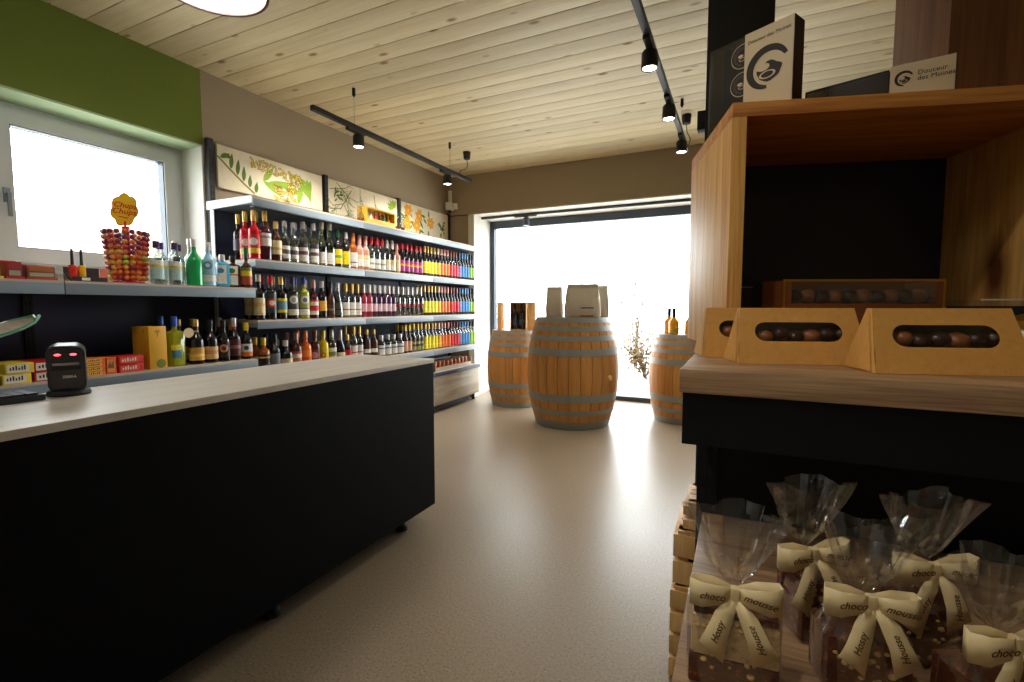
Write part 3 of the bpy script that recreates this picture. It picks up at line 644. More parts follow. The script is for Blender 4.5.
seqB = [('port',[2.305]),('vermouth',[2.397]),('aperoy',[2.488]),('rounddark',[2.585]),('roundpale',[2.685]),('redlabel',[2.785]),('bluegold',[2.87]),('slimbrown',[2.955]),('cone',[3.04]),('whitelab',[3.128,3.2,3.272]),
        ('rosewine',[3.345,3.412]),('violetwine',lin(3.48,3.75,5)),('eaudevie',lin(3.825,4.20,6))] + colour_run('beer_', 4.27, 5.295)
seqC = [('whisky',[2.325]),('darktall',[2.412]),('squatcream',[2.505]),('redbrown',[2.60]),('bigorange',[2.692]),('rum',[2.782]),('anise',[2.87]),('paledark',[2.96]),('champ',[3.047]),('smallred',[3.128]),('whitelab',[3.205,3.28]),
        ('ambernarrow',[3.375,3.465]),('jar',lin(3.565,3.845,4)),('syrup',[3.925,3.995]),('pattern',lin(4.065,4.20,3))] + colour_run('liq_', 4.27, 5.295)
XR1 = XF-0.052
row(seqA, XR1, ZS[1], TOPW); row(seqB, XR1, ZS[2], MIDW); row(seqC, XR1, ZS[3], BOTW)
# second rows, half hidden
for seq, z, wh in ((seqA, ZS[1], TOPW), (seqB, ZS[2], MIDW), (seqC, ZS[3], BOTW)):
    for key, ys in seq:
        if key == 'jar': continue
        for yv in ys:
            bottle(key, XR1-0.098, yv+0.004, z, '%s, second row, %s' % (KIND[key][1], wh), '%s, second row, %s' % (KIND[key][1], wh))

bottle('slimviolet', XF-0.225, 2.29, ZS[1], 'slim dark bottle with gold cap set back on the top bottle shelf end', 'bottles on the '+TOPW)

# ------------------------------------------------------------------ goods on the low shelving
ZU, ZL_ = 1.307, 0.82
for k, yv in enumerate((1.655, 1.70, 1.745, 1.79)):
    bottle('gin', XF-0.045-0.055*(k % 2), 1.652+0.05*k, ZU, '%s clear gin bottle with violet stopper beside the lollipop display' % ('leftmost','second','third','rightmost')[k], 'gin bottles beside the lollipop display')
bottle('greengin', XF-0.06, 1.872, ZU, 'bright green bottle with a clear stopper on the shelf under the window', 'spirits under the window')
bottle('palegin', XF-0.06, 1.960, ZU, 'pale blue bottle with round blue seal between green and square blue bottles', 'spirits under the window')
bottle('bluegin', XF-0.055, 2.047, ZU, 'square sky blue bottle with white label on the shelf under the window', 'spirits under the window')
bottle('herbgin', XF-0.065, 2.126, ZU, 'square dark bottle with white label and green crest under the window', 'spirits under the window')
bottle('bitter', XF-0.028, 2.196, ZU, 'dark necked bitter bottle with red and yellow label at the shelf end', 'spirits under the window')
for yv, kx in ((1.84,'palegin'),(1.93,'clearA'),(2.03,'bluegin'),(2.12,'herbgin')):
    bottle(kx, XF-0.19, yv+0.0, ZU, KIND[kx][1]+' in the back row under the window', 'back row of spirits under the window')
bottle('limoncello', XF-0.08, 1.748, ZL_, 'olive yellow liqueur bottle with blue capsule in front beside the yellow box', 'liqueurs on the lower low shelf')
bottle('limoncello', XF-0.205, 1.74, ZL_, 'olive yellow liqueur bottle with blue capsule set behind its twin', 'liqueurs on the lower low shelf')
tg = MB().lathe([(0,0),(0.03,0),(0.03,0.002),(0,0.002)], 16, Matrix.Translation((XF-0.028, 1.80, ZL_+0.20)) @ Matrix.Rotation(pi/2, 4, 'Y')).build('hang_tag', M_cream)
tag(tg, 'round pale blue and white tag hanging on the olive yellow bottle', 'tag')
for key, yv, dx, lb in (('brandy',1.862,.06,'dark brandy bottle with gold label, nearest the olive yellow bottle'),('brandytan',1.952,.06,'dark brandy bottle with tan label on the lower low shelf'),
                    ('bitterdark',2.035,.055,'black bitter bottle with oval seal on the lower low shelf'),('redseal',2.112,.06,'dark bottle with dull red label and grey neck on the lower low shelf'),('yellowneck',2.196,.055,'dark bottle with yellow neck and orange label ending the lower low shelf')):
    bottle(key, XF-dx, yv, ZL_, lb, 'dark bottles on the lower low shelf')
for key, yv in (('brandy',1.83),('brandy',1.92),('brandytan',2.01),('redseal',2.095),('yellowneck',2.18)):
    bottle(key, XF-0.185, yv, ZL_, KIND[key][1]+', back row, lower low shelf', 'back row of the lower low shelf')

# yellow gift carton with printed trees
yb = empty('gift_carton', (XF-0.09, 1.575, ZL_+0.0006), radians(2), 'tall yellow gift carton printed with dark branches, beside the olive yellow bottle', 'carton')
M_ycard = flat('yellow_card', S(226,168,40), 0.5)
MB().box((-0.08,-0.005,0),(0.075,0.09,0.245),0.002).build('carton_body', M_ycard, yb)
pb = MB()
def branch(mb, p, a, L, w, dep, M):
    q = (p[0]+L*cos(a), p[1]+L*sin(a)); nx, ny = -sin(a)*w, cos(a)*w
    mb.add([(p[0]-nx,p[1]-ny,0),(p[0]+nx,p[1]+ny,0),(q[0]+nx*.6,q[1]+ny*.6,0),(q[0]-nx*.6,q[1]-ny*.6,0)], [(0,1,2,3)], M)
    if dep > 0:
        for da in (-0.6, 0.1, 0.7): branch(mb, q, a+da, L*0.62, w*0.65, dep-1, M)
Mf = Matrix(((0,0,1,0.0757),(1,0,0,0.04),(0,1,0,0.185),(0,0,0,1)))
random.seed(3); branch(pb, (0.0,0.0), 1.5, 0.018, 0.0016, 3, Mf)
Ms = Matrix(((1,0,0,0.03),(0,0,-1,-0.0057),(0,1,0,0.205),(0,0,0,1)))
branch(pb, (0,0), 1.8, 0.012, 0.0016, 2, Ms)
pb.build('printed_branches', M_logo, yb, None)
MB().lathe([(0,0.0),(0.022,0),(0.026,0.012),(0.018,0.022),(0,0.026)], 14, Matrix(((0,0,0.04,0.0757),(1,0,0,0.055),(0,1,0,0.03),(0,0,0,1)))).build('printed_emblem', flat('emblem_green', S(110,120,40), 0.5), yb)

# cigarette and pastille packs
def pack(name, y, x, z, L, D, H, c, c2, label, cat='pack', grp='packs on the lower low shelf', rows=1):
    t = empty(name, (x, y, z+0.0006), 0, label, cat, grp)
    MB().box((-D,0,0),(0,L,H),0.0015).build('carton_body', flat('pack_%02x%02x%02x' % tuple(int(q*255) for q in c), c, 0.4), t)
    m2 = flat('pack_%02x%02x%02x' % tuple(int(q*255) for q in c2), c2, 0.4)
    p = MB().box((0.0002,L*0.06,H*0.12),(0.001,L*0.82,H*0.88)).build('printed_panel', m2, t, None)
    q = MB()
    for k in range(6): q.box((0.0008, L*(0.14+0.1*k), H*0.35), (0.0014, L*(0.14+0.1*k+0.055), H*(0.6+0.1*((k*7) % 3))))
    q.build('printed_marks', M_logo if sum(c2) > 0.9 else M_white, t, None)
    return t
YW, WH, RED = S(230,200,60), S(226,220,206), S(196,26,30)
lbl = {}
for k, (y0, L, c, c2, nm) in enumerate(((0.965,0.10,YW,WH,'yellow and white'),(1.075,0.125,RED,WH,'red and white'))):
    for j in range(2):
        pack('cigarette_carton', y0+0.012*j*(1-k), XF-0.015, ZL_+0.048*j, L, 0.22, 0.047, c, c2, '%s carton, %s of its stack behind the scanner' % (nm, ('bottom','top')[j]))
pack('cigarette_carton', 0.83, XF-0.015, ZL_, 0.125, 0.22, 0.047, S(60,110,60), WH, 'green and white carton at the left end of the cartons')
for j in range(4):
    pack('pastille_pack', 1.275, XF-0.015, ZL_+0.0225*j, 0.085, 0.12, 0.022, S(228,110,30), S(240,190,90), 'flat orange pack in the stack right of the scanner')
pack('pastille_pack', 1.365, XF-0.015, ZL_, 0.045, 0.12, 0.088, S(226,100,40), S(236,150,90), 'upright orange pack right of the orange stack')
for j in range(2): pack('sweet_carton', 1.418, XF-0.012, ZL_+0.045*j, 0.122, 0.12, 0.044, S(206,26,26), S(222,90,60), 'bright red carton, %s of two beside the yellow carton' % ('lower','upper')[j])

# small goods on the upper low shelf
def display_box(y, L, H, c1, c2, label, D=0.09):
    t = empty('counter_display', (XF-0.02, y, ZU), 0, label, 'display box', 'small displays under the window')
    MB().box((-D,0,0),(0,L,0.012),0.001).box((-D,0,0.012),(-D+0.004,L,H),0.0).build('tray', flat('tray_%02x%02x%02x' % tuple(int(q*255) for q in c1), c1, 0.45), t)
    MB().box((-D+0.006,0.006,0.0125),(-0.01,L-0.006,H*0.92),0.002).build('pack_stack', flat('tray_%02x%02x%02x' % tuple(int(q*255) for q in c1), c1, 0.45), t)
    MB().box((-0.0095,0.014,0.016),(-0.0085,L-0.012,H*0.45)).build('printed_panel', M_cream, t)
    MB().box((-0.0095,0.014,H*0.55),(-0.0085,L-0.012,H*0.82)).build('printed_stripe', flat('tray_%02x%02x%02x' % tuple(int(q*255) for q in c2), c2, 0.45), t)
    a = MB().box((-0.006,0,0.0125),(-0.003,L,H*0.8)).build('acrylic_front', M_acryl, t)
    return t
display_box(0.965, 0.032, 0.085, S(226,190,40), S(120,150,140), 'yellow pack display at the left edge of the upper low shelf')
display_box(1.005, 0.065, 0.088, S(180,24,30), S(206,40,44), 'red and white pack display on the upper low shelf')
display_box(1.075, 0.115, 0.075, S(170,66,30), S(214,110,50), 'orange brown boxed goods in a clear stand on the upper low shelf')
wd = empty('acrylic_wedge', (XF-0.02, 1.202, ZU), 0, 'empty clear acrylic wedge stand beside the lighter tray', 'stand')
MB().extrude([(0,0),(-0.09,0),(-0.09,0.07)], 0.035, Matrix(((1,0,0,0),(0,0,1,0),(0,1,0,0),(0,0,0,1)))).build('wedge_body', M_acryl, wd)
ltw = empty('lighter_tray', (XF-0.02, 1.245, ZU), 0, 'dark lighter tray with a white price tag below two stick lighters', 'tray')
MB().box((-0.085,0,0),(0,0.15,0.008)).box((-0.004,0,0.008),(0,0.15,0.024)).box((-0.085,0,0.008),(-0.081,0.15,0.075)).add([(-0.081,0,0.008),(-0.004,0,0.008),(-0.081,0,0.06),(-0.081,0.003,0.008),(-0.004,0.003,0.008),(-0.081,0.003,0.06)],[(0,1,2),(3,5,4),(0,3,4,1),(1,4,5,2),(2,5,3,0)]).build('tray_body', flat('tray_dark', S(52,34,34), 0.5), ltw)
MB().box((0.0002,0.04,0.006),(0.0012,0.075,0.02)).build('price_tag', M_white, ltw)
for k, (c, nm) in enumerate(((S(224,50,30),'red'),(S(236,170,30),'yellow'))):
    t = empty('stick_lighter', (XF-0.05, 1.262+0.038*k, ZU+0.0085), 0, '%s stick lighter with long black nozzle standing in the dark tray' % nm, 'lighter', 'stick lighters in the tray')
    MB().box((-0.012,-0.014,0),(0.012,0.014,0.075),0.006).build('handle', flat('lighter_'+nm, c, 0.25), t)
    MB().lathe([(0,0.06),(0.009,0.07),(0.0065,0.085),(0.0055,0.155),(0,0.156)], 10).build('nozzle', M_matte, t)
cd = MB().box((-0.003,0,0),(0,0.035,0.075)).build('price_card', flat('card_coral', S(230,120,100), 0.6)); cd.location = (XF-0.1, 1.40, ZU); tag(cd, 'small coral coloured card left of the lollipop display', 'card')

# lollipop display
lp = empty('lollipop_display', (XF-0.19, 1.575, ZU), 0, 'round red lollipop display stand topped by a yellow flower shaped sign', 'display stand')
M_lred = flat('stand_red', S(206,24,50), 0.35)
MB().lathe([(0,0),(0.095,0),(0.10,0.006),(0.06,0.018),(0.012,0.022),(0,0.022)], 28).build('stand_base', M_lred, lp)
MB().lathe([(0,0.02),(0.02,0.02),(0.02,0.33),(0,0.33)], 14).build('stand_column', M_lred, lp)
NR, NC = 10, 18
for k in range(NR):
    MB().lathe([(0.018,-0.0015),(0.045+0.002*k,-0.0015),(0.045+0.002*k,0.0015),(0.018,0.0015)], 20, Matrix.Translation((0,0,0.036+0.0285*k))).build('tier_ring', M_acryl, lp)
sg = MB()
poly = []
for i in range(64):
    a = 2*pi*i/64; r = 1+0.16*abs(cos(a*3.5)); poly.append((0.056*r*cos(a), 0.084*r*sin(a)))
# the sign faces the shop floor and the camera
Msg = Matrix.Rotation(radians(52), 4, 'Z') @ Matrix.Rotation(radians(8), 4, 'Y') @ Matrix.Identity(4)
sgn = MB().extrude(poly, 0.004).build('sign_plaque', flat('sign_yellow', S(244,196,34), 0.35), lp)
sgn.matrix_local = Matrix.Translation((0.0, 0.0, 0.425)) @ Matrix.Rotation(radians(62), 4, 'Z') @ Matrix.Rotation(radians(90), 4, 'X') @ Matrix.Rotation(radians(-10), 4, 'Z')
rim = MB()
for i in range(64):
    a0 = poly[i]; a1 = poly[(i+1) % 64]
    rim.add([(a0[0],a0[1],0.0042),(a1[0],a1[1],0.0042),(a1[0]*.92,a1[1]*.93,0.0045),(a0[0]*.92,a0[1]*.93,0.0045)], [(0,1,2,3)])
rim.build('sign_rim', flat('sign_orange', S(226,110,24), 0.35), sgn, None)
for j, (tx, yy, sz) in enumerate((('Chupa',0.024,0.040),('Chups',-0.012,0.042))):
    o = link('sign_lettering', text_mesh(tx, sz, 0.0004, 0.2, 0.0006), flat('sign_red', S(206,28,30), 0.35), sgn); o.location = (0, yy, 0.0052); o.rotation_euler = (0,0,radians(6))
o = MB().box((-0.02,-0.046,0.0045),(0.022,-0.041,0.0052)).build('sign_underline', flat('sign_red', S(206,28,30), 0.35), sgn)
MB().cyl((0,0,0.33),(0,0,0.36),0.007,8).build('sign_post', M_lred, lp)
LC = [S(226,110,30), S(206,60,36), S(230,170,50), S(150,40,60), S(176,180,60), S(236,140,70), S(120,60,90)]
lm = [flat('lolly_%d' % i, c, 0.3) for i, c in enumerate(LC)]
lmesh = []
for m in lm:
    me = MB().lathe([(0,-0.0150),(0.009,-0.0125),(0.0142,-0.004),(0.0142,0.004),(0.009,0.0125),(0,0.0150)], 8).mesh('lollipop', 50); me.materials.append(m); lmesh.append(me)
rnd = random.Random(5)
LN = ['orange','red','golden','dark red','lime','peach','plum']
for k in range(NR):
    R = 0.080+0.0022*k
    for i in range(NC):
        ci = rnd.choice([0,0,0,1,2,2,3,4,5,5,6]) if k < 6 else rnd.choice([3,1,0,6,5,3])
        a = 2*pi*(i+0.5)/NC
        o = link('lollipop', lmesh[ci], None); o.location = (lp.location.x+R*cos(a), lp.location.y+R*sin(a), ZU+0.036+0.0285*k); o.rotation_euler = (0, pi/2, a)
        tag(o, '%s wrapped lollipop on the round display stand' % LN[ci], 'lollipop', '%s lollipops on the display stand' % LN[ci])

# ------------------------------------------------------------------ posters above the tall shelves
M_canvas = speckle('canvas_cream', S(232,222,196), (S(224,212,184), S(238,230,206)), 25, 0.8)
M_lg, M_dg, M_ol = flat('print_green', S(138,170,52), 0.8), flat('print_darkgreen', S(84,116,46), 0.8), flat('print_olive', S(120,120,60), 0.8)
M_by, M_bo, M_bk = flat('print_gold', S(232,204,84), 0.8), flat('print_orange', S(230,160,40), 0.8), flat('print_outline', S(60,48,20), 0.8)
LZ = [0]
def leaf(mb, s, t, a, L, w, z=0.001):
    LZ[0] += 1; z += 0.000025*(LZ[0] % 40)
    pts = []
    for k in range(9): u = k/8; pts.append((u*L, w*sin(pi*u**0.8)))
    for k in range(7, 0, -1): u = k/8; pts.append((u*L, -w*sin(pi*u**0.8)))
    ca, sa = cos(a), sin(a)
    mb.add([(s+x*ca-y*sa, t+x*sa+y*ca, z) for x, y in pts], [tuple(range(len(pts)))])
def line(mb, pts, w, z=0.0008):
    for p, q in zip(pts[:-1], pts[1:]):
        d = Vector((q[0]-p[0], q[1]-p[1])); n_ = Vector((-d.y, d.x)).normalized()*w
        mb.add([(p[0]-n_.x,p[1]-n_.y,z),(p[0]+n_.x,p[1]+n_.y,z),(q[0]+n_.x,q[1]+n_.y,z),(q[0]-n_.x,q[1]-n_.y,z)], [(0,1,2,3)])
def disc(mb, s, t, r, z, n=8): mb.add([(s+r*cos(2*pi*i/n), t+r*sin(2*pi*i/n), z) for i in range(n)], [tuple(range(n))])
def poster(y0, y1, label):
    t = empty('botanical_poster', (XW+0.022, y0, 2.05), 0, label, 'poster', 'botanical posters above the bottle shelves')
    t.rotation_euler = (pi/2, 0, pi/2)      # local x along the wall, local y up, local z into the room
    L = y1-y0
    MB().box((0,0,-0.02),(L,0.31,0),0.001).build('canvas', M_canvas, t)
    return t, L
rnd = random.Random(11)
p1, L1 = poster(2.315, 3.285, 'poster of vine leaves and golden berry clusters above the near shelves')
a_ = MB(); line(a_, [(0.0,0.225),(0.08,0.16),(0.2,0.07),(0.29,0.012)], 0.007); a_.build('printed_stem', M_ol, p1, None)
a_ = MB()
for s_, t_, an, l_ in ((.10,.155,1.45,.12),(.15,.12,1.45,.125),(.20,.085,1.5,.12),(.25,.05,1.5,.10),(.30,.02,1.4,.09),(.02,.22,0.5,.09),(.04,.25,-0.2,.08)): leaf(a_, s_, t_, an, l_, 0.017)
a_.build('printed_leaves', M_dg, p1, None)
a_ = MB()
for s_, t_, an, l_, w_ in ((.37,.13,.9,.16,.025),(.37,.13,-.45,.22,.025),(.40,.12,.15,.30,.024),(.55,.12,-.1,.22,.028),(.70,.01,1.3,.20,.026),(.72,.22,-.9,.2,.03),(.8,.24,-1.4,.2,.03),(.84,.24,-1.7,.17,.02),(.62,.24,-.2,.22,.022)): leaf(a_, s_, t_, an, l_, w_, 0.0007)
a_.build('printed_large_leaves', M_lg, p1, None)
for nm, sc_, z_, m_ in (('printed_berry_shadow',1.2,0.0024,M_bk),('printed_berries',0.85,0.0027,M_by)):
    r2 = random.Random(4); a_ = MB()
    for (s0, s1, t0, t1, n_) in ((.26,.74,.215,.295,150),(.46,.68,.0,.12,110),(.60,.72,.125,.165,26)):
        for k in range(n_):
            s_ = r2.uniform(s0, s1); t_ = r2.uniform(t0, t1) + (-(s_-s0)*0.10 if s0 < .3 else 0); t_ = min(max(t_, 0.012), 0.297); disc(a_, s_, t_, 0.0080*sc_, z_)
    a_.build(nm, m_, p1, None)
p2, L2 = poster(3.352, 4.345, 'poster of thin green sprigs above the middle shelves')
a_ = MB()
def sprig(s, t, a, L, dep):
    q = (s+L*cos(a), min(max(t+L*sin(a), 0.005), 0.305)); line(a_, [(s,t), q], 0.0016+0.0008*dep)
    if dep > 0:
        for k in range(3): sprig(s+(q[0]-s)*(.45+.25*k), t+(q[1]-t)*(.45+.25*k), a+rnd.choice((-1,1))*rnd.uniform(.4,.9), L*.55, dep-1)
sprig(.30,.26,-2.2,.26,3); sprig(.10,.30,-0.6,.22,2); sprig(.42,.30,-1.6,.15,2); sprig(.62,.28,-1.4,.2,3); sprig(.02,.22,0.2,.2,2); sprig(.2,.1,-1.0,.12,2); sprig(.85,.1,1.2,.15,2)
for k in range(14): leaf(a_, .12+rnd.gauss(0,.025), .2+rnd.gauss(0,.03), rnd.uniform(0,6), .05, .008)
a_.build('printed_sprigs', M_dg, p2, None)['kind'] = 'stuff'
a_ = MB()
for k in range(5): leaf(a_, .93, .2, 1.2+.5*k, .1, .02)
a_.build('printed_leaves', M_lg, p2, None)
p3, L3 = poster(4.42, 5.385, 'poster of orange flowers above the far shelves')
a_ = MB(); b_ = MB(); c_ = MB()
for s_, t_ in ((.12,.23),(.33,.2),(.56,.15),(.28,.08),(.1,.08)):
    for k in range(7): leaf(a_, s_, t_, 2*pi*k/7+.3*rnd.random(), .085, .026, .0015)
    disc(c_, s_, t_, .016, .0032)
for k in range(22): leaf(b_, rnd.uniform(.02,.55), rnd.uniform(.03,.22), rnd.uniform(0,6.2), .09, .015, .0008)
for k in range(16): leaf(b_, .80+rnd.gauss(0,.05), .11+rnd.gauss(0,.05), rnd.uniform(0,6.2), .06, .012, .0008)
b_.build('printed_leaves', M_dg, p3, None); a_.build('printed_petals', M_bo, p3, None)['kind'] = 'stuff'; c_.build('printed_flower_hearts', M_by, p3, None)
line_ = None

# gift box of little bottles on top of the shelving
gb = empty('gift_box', (XF-0.10, 3.43, ZS[0]+0.0006), 0, 'open yellow gift box of small coloured bottles on top of the shelving', 'gift box')
M_gy = flat('giftbox_yellow', S(222,172,52), 0.5)
MB().box((-0.08,0,0),(0.03,0.40,0.012)).box((-0.08,0,0.012),(-0.072,0.40,0.17)).box((-0.08,0,0.012),(0.03,0.012,0.16)).box((-0.08,0.388,0.012),(0.03,0.40,0.16)).box((0.022,0.012,0.012),(0.03,0.388,0.06)).box((-0.072,0.012,0.148),(0.03,0.388,0.16)).build('box_body', M_gy, gb)
for k, c in enumerate((S(110,150,60),S(226,220,206),S(206,40,40),S(90,40,30),S(60,140,90),S(226,120,40))):
    t = empty('miniature_bottle', (XF-0.12, 3.43+0.05+0.06*k, ZS[0]+0.0135), 0, 'small %s bottle standing in the yellow gift box' % ('green','white','red','brown','emerald','orange')[k], 'bottle', 'miniature bottles in the gift box')
    MB().lathe([(0,0),(0.02,0),(0.021,0.006),(0.021,0.06),(0.010,0.085),(0.010,0.12),(0,0.12)], 12).build('glass_body', flat('mini_%d' % k, c, 0.15), t)
    MB().lathe([(0,0.105),(0.0115,0.105),(0.0115,0.126),(0,0.126)], 10).build('cap', CAP['gold'], t)
for k, (yy, lb) in enumerate(((3.385,'small clear carafe left of the yellow gift box on top of the shelving'),(3.89,'small clear carafe right of the yellow gift box'),(3.97,'amber filled carafe farthest along on top of the shelving'))):
    t = empty('glass_carafe', (XF-0.1, yy, ZS[0]+0.0006), 0, lb, 'carafe', 'glass carafes on top of the shelving')
    MB().lathe([(0,0),(0.03,0),(0.034,0.02),(0.03,0.07),(0.014,0.10),(0.012,0.14),(0.016,0.15),(0,0.15)], 16).build('glass_body', G['clear'], t)
    MB().lathe([(0,0.004),(0.03,0.004),(0.0335,0.02),(0.032,0.045),(0,0.045)], 16).build('liquid', G['amber'], t)

# security camera in the corner
sc_ = empty('security_camera', (XL+0.06, 5.37, 2.42), radians(20), 'white security camera on a bracket in the far corner', 'camera')
MB().box((-0.02,0.02,0.10),(0.03,0.05,0.26),0.004).build('wall_bracket', M_white, sc_)
MB().box((-0.045,-0.05,0.0),(0.05,0.05,0.10),0.012).build('camera_body', M_cream if False else M_white, sc_)
MB().box((0.05,-0.035,0.015),(0.11,0.03,0.085),0.01).build('camera_head', M_white, sc_)
MB().lathe([(0,0.0),(0.022,0.0),(0.018,-0.03),(0,-0.034)], 14).build('lens_dome', M_matte, sc_)

# basket of small jars in the far niche
nb = empty('goods_tray', (XF-0.05, 4.42, 0.4505), 0, 'wooden tray of small orange jars in the niche above the drawer', 'tray')
MB().box((-0.28,0,0),(0.02,0.80,0.01)).box((0.012,0,0.01),(0.02,0.80,0.045)).box((-0.28,0,0.01),(-0.272,0.80,0.10)).box((-0.28,0,0.01),(0.02,0.01,0.10)).box((-0.28,0.79,0.01),(0.02,0.80,0.10)).build('tray_body', M_shelfwood, nb)
for k in range(9):
    for j in range(2):
        t = empty('small_jar', (XF-0.085-0.07*j, 4.48+0.083*k, 0.461), 0, 'small orange jar with brown lid in the tray above the drawer', 'jar', 'jars in the niche tray')
        MB().lathe([(0,0),(0.03,0),(0.033,0.01),(0.033,0.07),(0.028,0.085),(0,0.085)], 12).build('jar_body', flat('jar_orange', S(206,110,60), 0.2), t)
        MB().lathe([(0,0.083),(0.031,0.083),(0.031,0.10),(0,0.101)], 12).build('lid', M_shelfwood if False else flat('lid_beige', S(190,160,130), 0.5), t)

# ------------------------------------------------------------------ sales counter
ct = empty('sales_counter', (0, 0, 0), 0, 'long black sales counter with a pale top in the foreground', 'counter')
CX0, CX1, CY0, CY1 = -2.03, -1.487, -1.3, 2.155
MB().box((CX0, CY0, 0.877), (CX1, CY1, 0.90), 0.002).build('counter_top', M_ctop, ct)
MB().box((CX1-0.022, CY0, 0.095), (CX1-0.003, CY1-0.004, 0.8765)).build('front_panel', M_blk2, ct)
MB().box((CX0+0.02, CY1-0.024, 0.095), (CX1-0.0225, CY1-0.004, 0.8765)).build('end_panel', M_blk2, ct)
MB().box((CX0+0.02, CY0, 0.095), (CX0+0.04, CY1-0.025, 0.8765)).build('rear_panel', M_blk2, ct)
MB().box((CX0+0.041, CY0+0.01, 0.095), (CX1-0.0225, CY1-0.025, 0.115)).build('bottom_panel', M_blk2, ct)
for yy in (1.98, 1.2, 0.42, -0.36):
    for xx in (CX1-0.10, CX0+0.10):
        MB().lathe([(0,0),(0.032,0),(0.032,0.02),(0.02,0.03),(0.02,0.0955),(0,0.0955)], 14, Matrix.Translation((xx, yy, 0))).build('foot', M_matte, ct)
M_dkgrey = flat('scanner_shell', S(46,46,52), 0.4)
sn = empty('barcode_scanner', (-1.925, 0.765, 0.9005), radians(64), 'dark grey barcode scanner with red lights standing on the counter', 'scanner')
# local -y faces the customer
MB().lathe([(0,0),(0.052,0),(0.055,0.006),(0.05,0.016),(0.03,0.022),(0,0.022)], 28).build('scanner_base', M_matte, sn)
def rrect(w, h, r, n=6):
    pts = []
    for cx_, cz_, a0 in ((w/2-r, h-r, 0), (-w/2+r, h-r, pi/2), (-w/2+r, r, pi), (w/2-r, r, 1.5*pi)):
        for k in range(n+1): a = a0+pi/2*k/n; pts.append((cx_+r*cos(a), cz_+r*sin(a)))
    return pts
Mt = Matrix.Translation((0, 0.028, 0.018)) @ Matrix.Rotation(radians(97), 4, 'X')
bd = MB().extrude(rrect(0.09, 0.148, 0.026), 0.058, Mt).build('scanner_body', M_dkgrey, sn)
MB().extrude([(x*0.84, 0.012+z*0.84) for x, z in rrect(0.09, 0.148, 0.024)], 0.0595, Mt).build('scanner_face', flat('scanner_face', S(58,56,60), 0.3), bd)
MB().extrude([(-0.034,0.072),(0.034,0.072),(0.034,0.128),(-0.034,0.128)], 0.0605, Mt).build('scan_window', flat('scan_window', S(14,12,16), 0.08), bd)
M_rled = emit('red_led', (1.0,0.03,0.05), 6.0)
for sx_ in (-0.018, 0.018): MB().extrude([(sx_+0.008*cos(2*pi*i/12), 0.121+0.0035*sin(2*pi*i/12)) for i in range(12)], 0.0614, Mt).build('red_light', M_rled, bd)
MB().extrude([(-0.032,0.087),(0.03,0.087),(0.03,0.095),(-0.032,0.095)], 0.0611, Mt).build('mirror_strip', flat('mirror_strip', S(150,140,150), 0.2, 0.6), bd)
o = link('logo_lettering', text_mesh('ZEBRA', 0.011, 0.0003, 0.0, 0.0003), M_white, bd); o.matrix_local = Mt @ Matrix.Translation((0.006, 0.05, 0.0602))
# flat black keyboard, cable
kb = empty('keyboard', (-1.925, 0.52, 0.9005), 0, 'flat black keyboard lying left of the barcode scanner', 'keyboard')
MB().box((-0.06,-0.2,0),(0.05,0.17,0.018),0.004).build('keyboard_body', M_matte, kb)
for r_ in range(4):
    for c_ in range(12): MB().box((-0.055+0.025*r_, -0.188+0.029*c_, 0.018), (-0.034+0.025*r_, -0.163+0.029*c_, 0.024)).build('key', M_dkgrey, kb)
cb_ = MB().tube([(-1.955,0.70,0.905),(-2.012,0.64,0.906),(-2.018,0.52,0.905),(-2.015,0.45,0.906),(-2.01,0.40,0.906),(-2.0,0.3,0.906),(-1.99,0.20,0.905)], 0.0035, 8).build('grey_cable', M_lrail); tag(cb_, 'thin grey cable curling across the counter by the keyboard', 'cable')
# shop scale with upswept glass edged dish
sl = empty('shop_scale', (-1.75, 0.465, 0.9005), 0, 'shop scale with an upswept pale dish at the left edge', 'scale')
MB().box((-0.11,-0.18,0),(0.11,0.02,0.06),0.01).box((-0.03,-0.12,0.06),(0.03,-0.06,0.168),0.006).build('scale_body', M_matte, sl)
dv = []; nn = 14; mm = 8
for k in range(nn+1):
    u = k/nn; yy = -0.27+0.44*u; zz = 0.175+0.07*((u-0.42)/0.58)**2 if u > .42 else 0.175+0.05*((0.42-u)/.42)**2
    ww = 0.11*sqrt(max(0.02, 1-(2*u-1)**4))
    for j in range(mm+1): v_ = -1+2*j/mm; dv.append((ww*v_, yy, zz+0.012*v_*v_))
N0 = len(dv); dv2 = [(x, y_, z_-0.006) for x, y_, z_ in dv]
fs = []
for k in range(nn):
    for j in range(mm):
        a = k*(mm+1)+j; fs.append((a, a+1, a+mm+2, a+mm+1)); fs.append((N0+a, N0+a+mm+1, N0+a+mm+2, N0+a+1))
edge = [j for j in range(mm+1)] + [k*(mm+1)+mm for k in range(1, nn+1)] + [nn*(mm+1)+j for j in range(mm-1, -1, -1)] + [k*(mm+1) for k in range(nn-1, 0, -1)]
for i in range(len(edge)): a, b = edge[i], edge[(i+1) % len(edge)]; fs.append((a, N0+a, N0+b, b))
ds = MB().add(dv+dv2, fs).build('scale_dish', wood('dish_weave', S(170,158,140), S(206,196,178), axis=0, rough=0.4, scale=3), sl)
rimp = [Vector(dv[i])+Vector((0,0,-0.003)) for i in edge] + [Vector(dv[edge[0]])+Vector((0,0,-0.003))]
MB().tube(rimp, 0.004, 6).build('dish_rim', flat('rim_green', S(110,170,140), 0.15), ds)
pl = empty('posy', (-1.75, 0.465, 0.9005+0.188), 0, 'small yellow green posy lying in the dish at the left edge', 'plant')
r2 = random.Random(2); fl = MB(); lfm = MB()
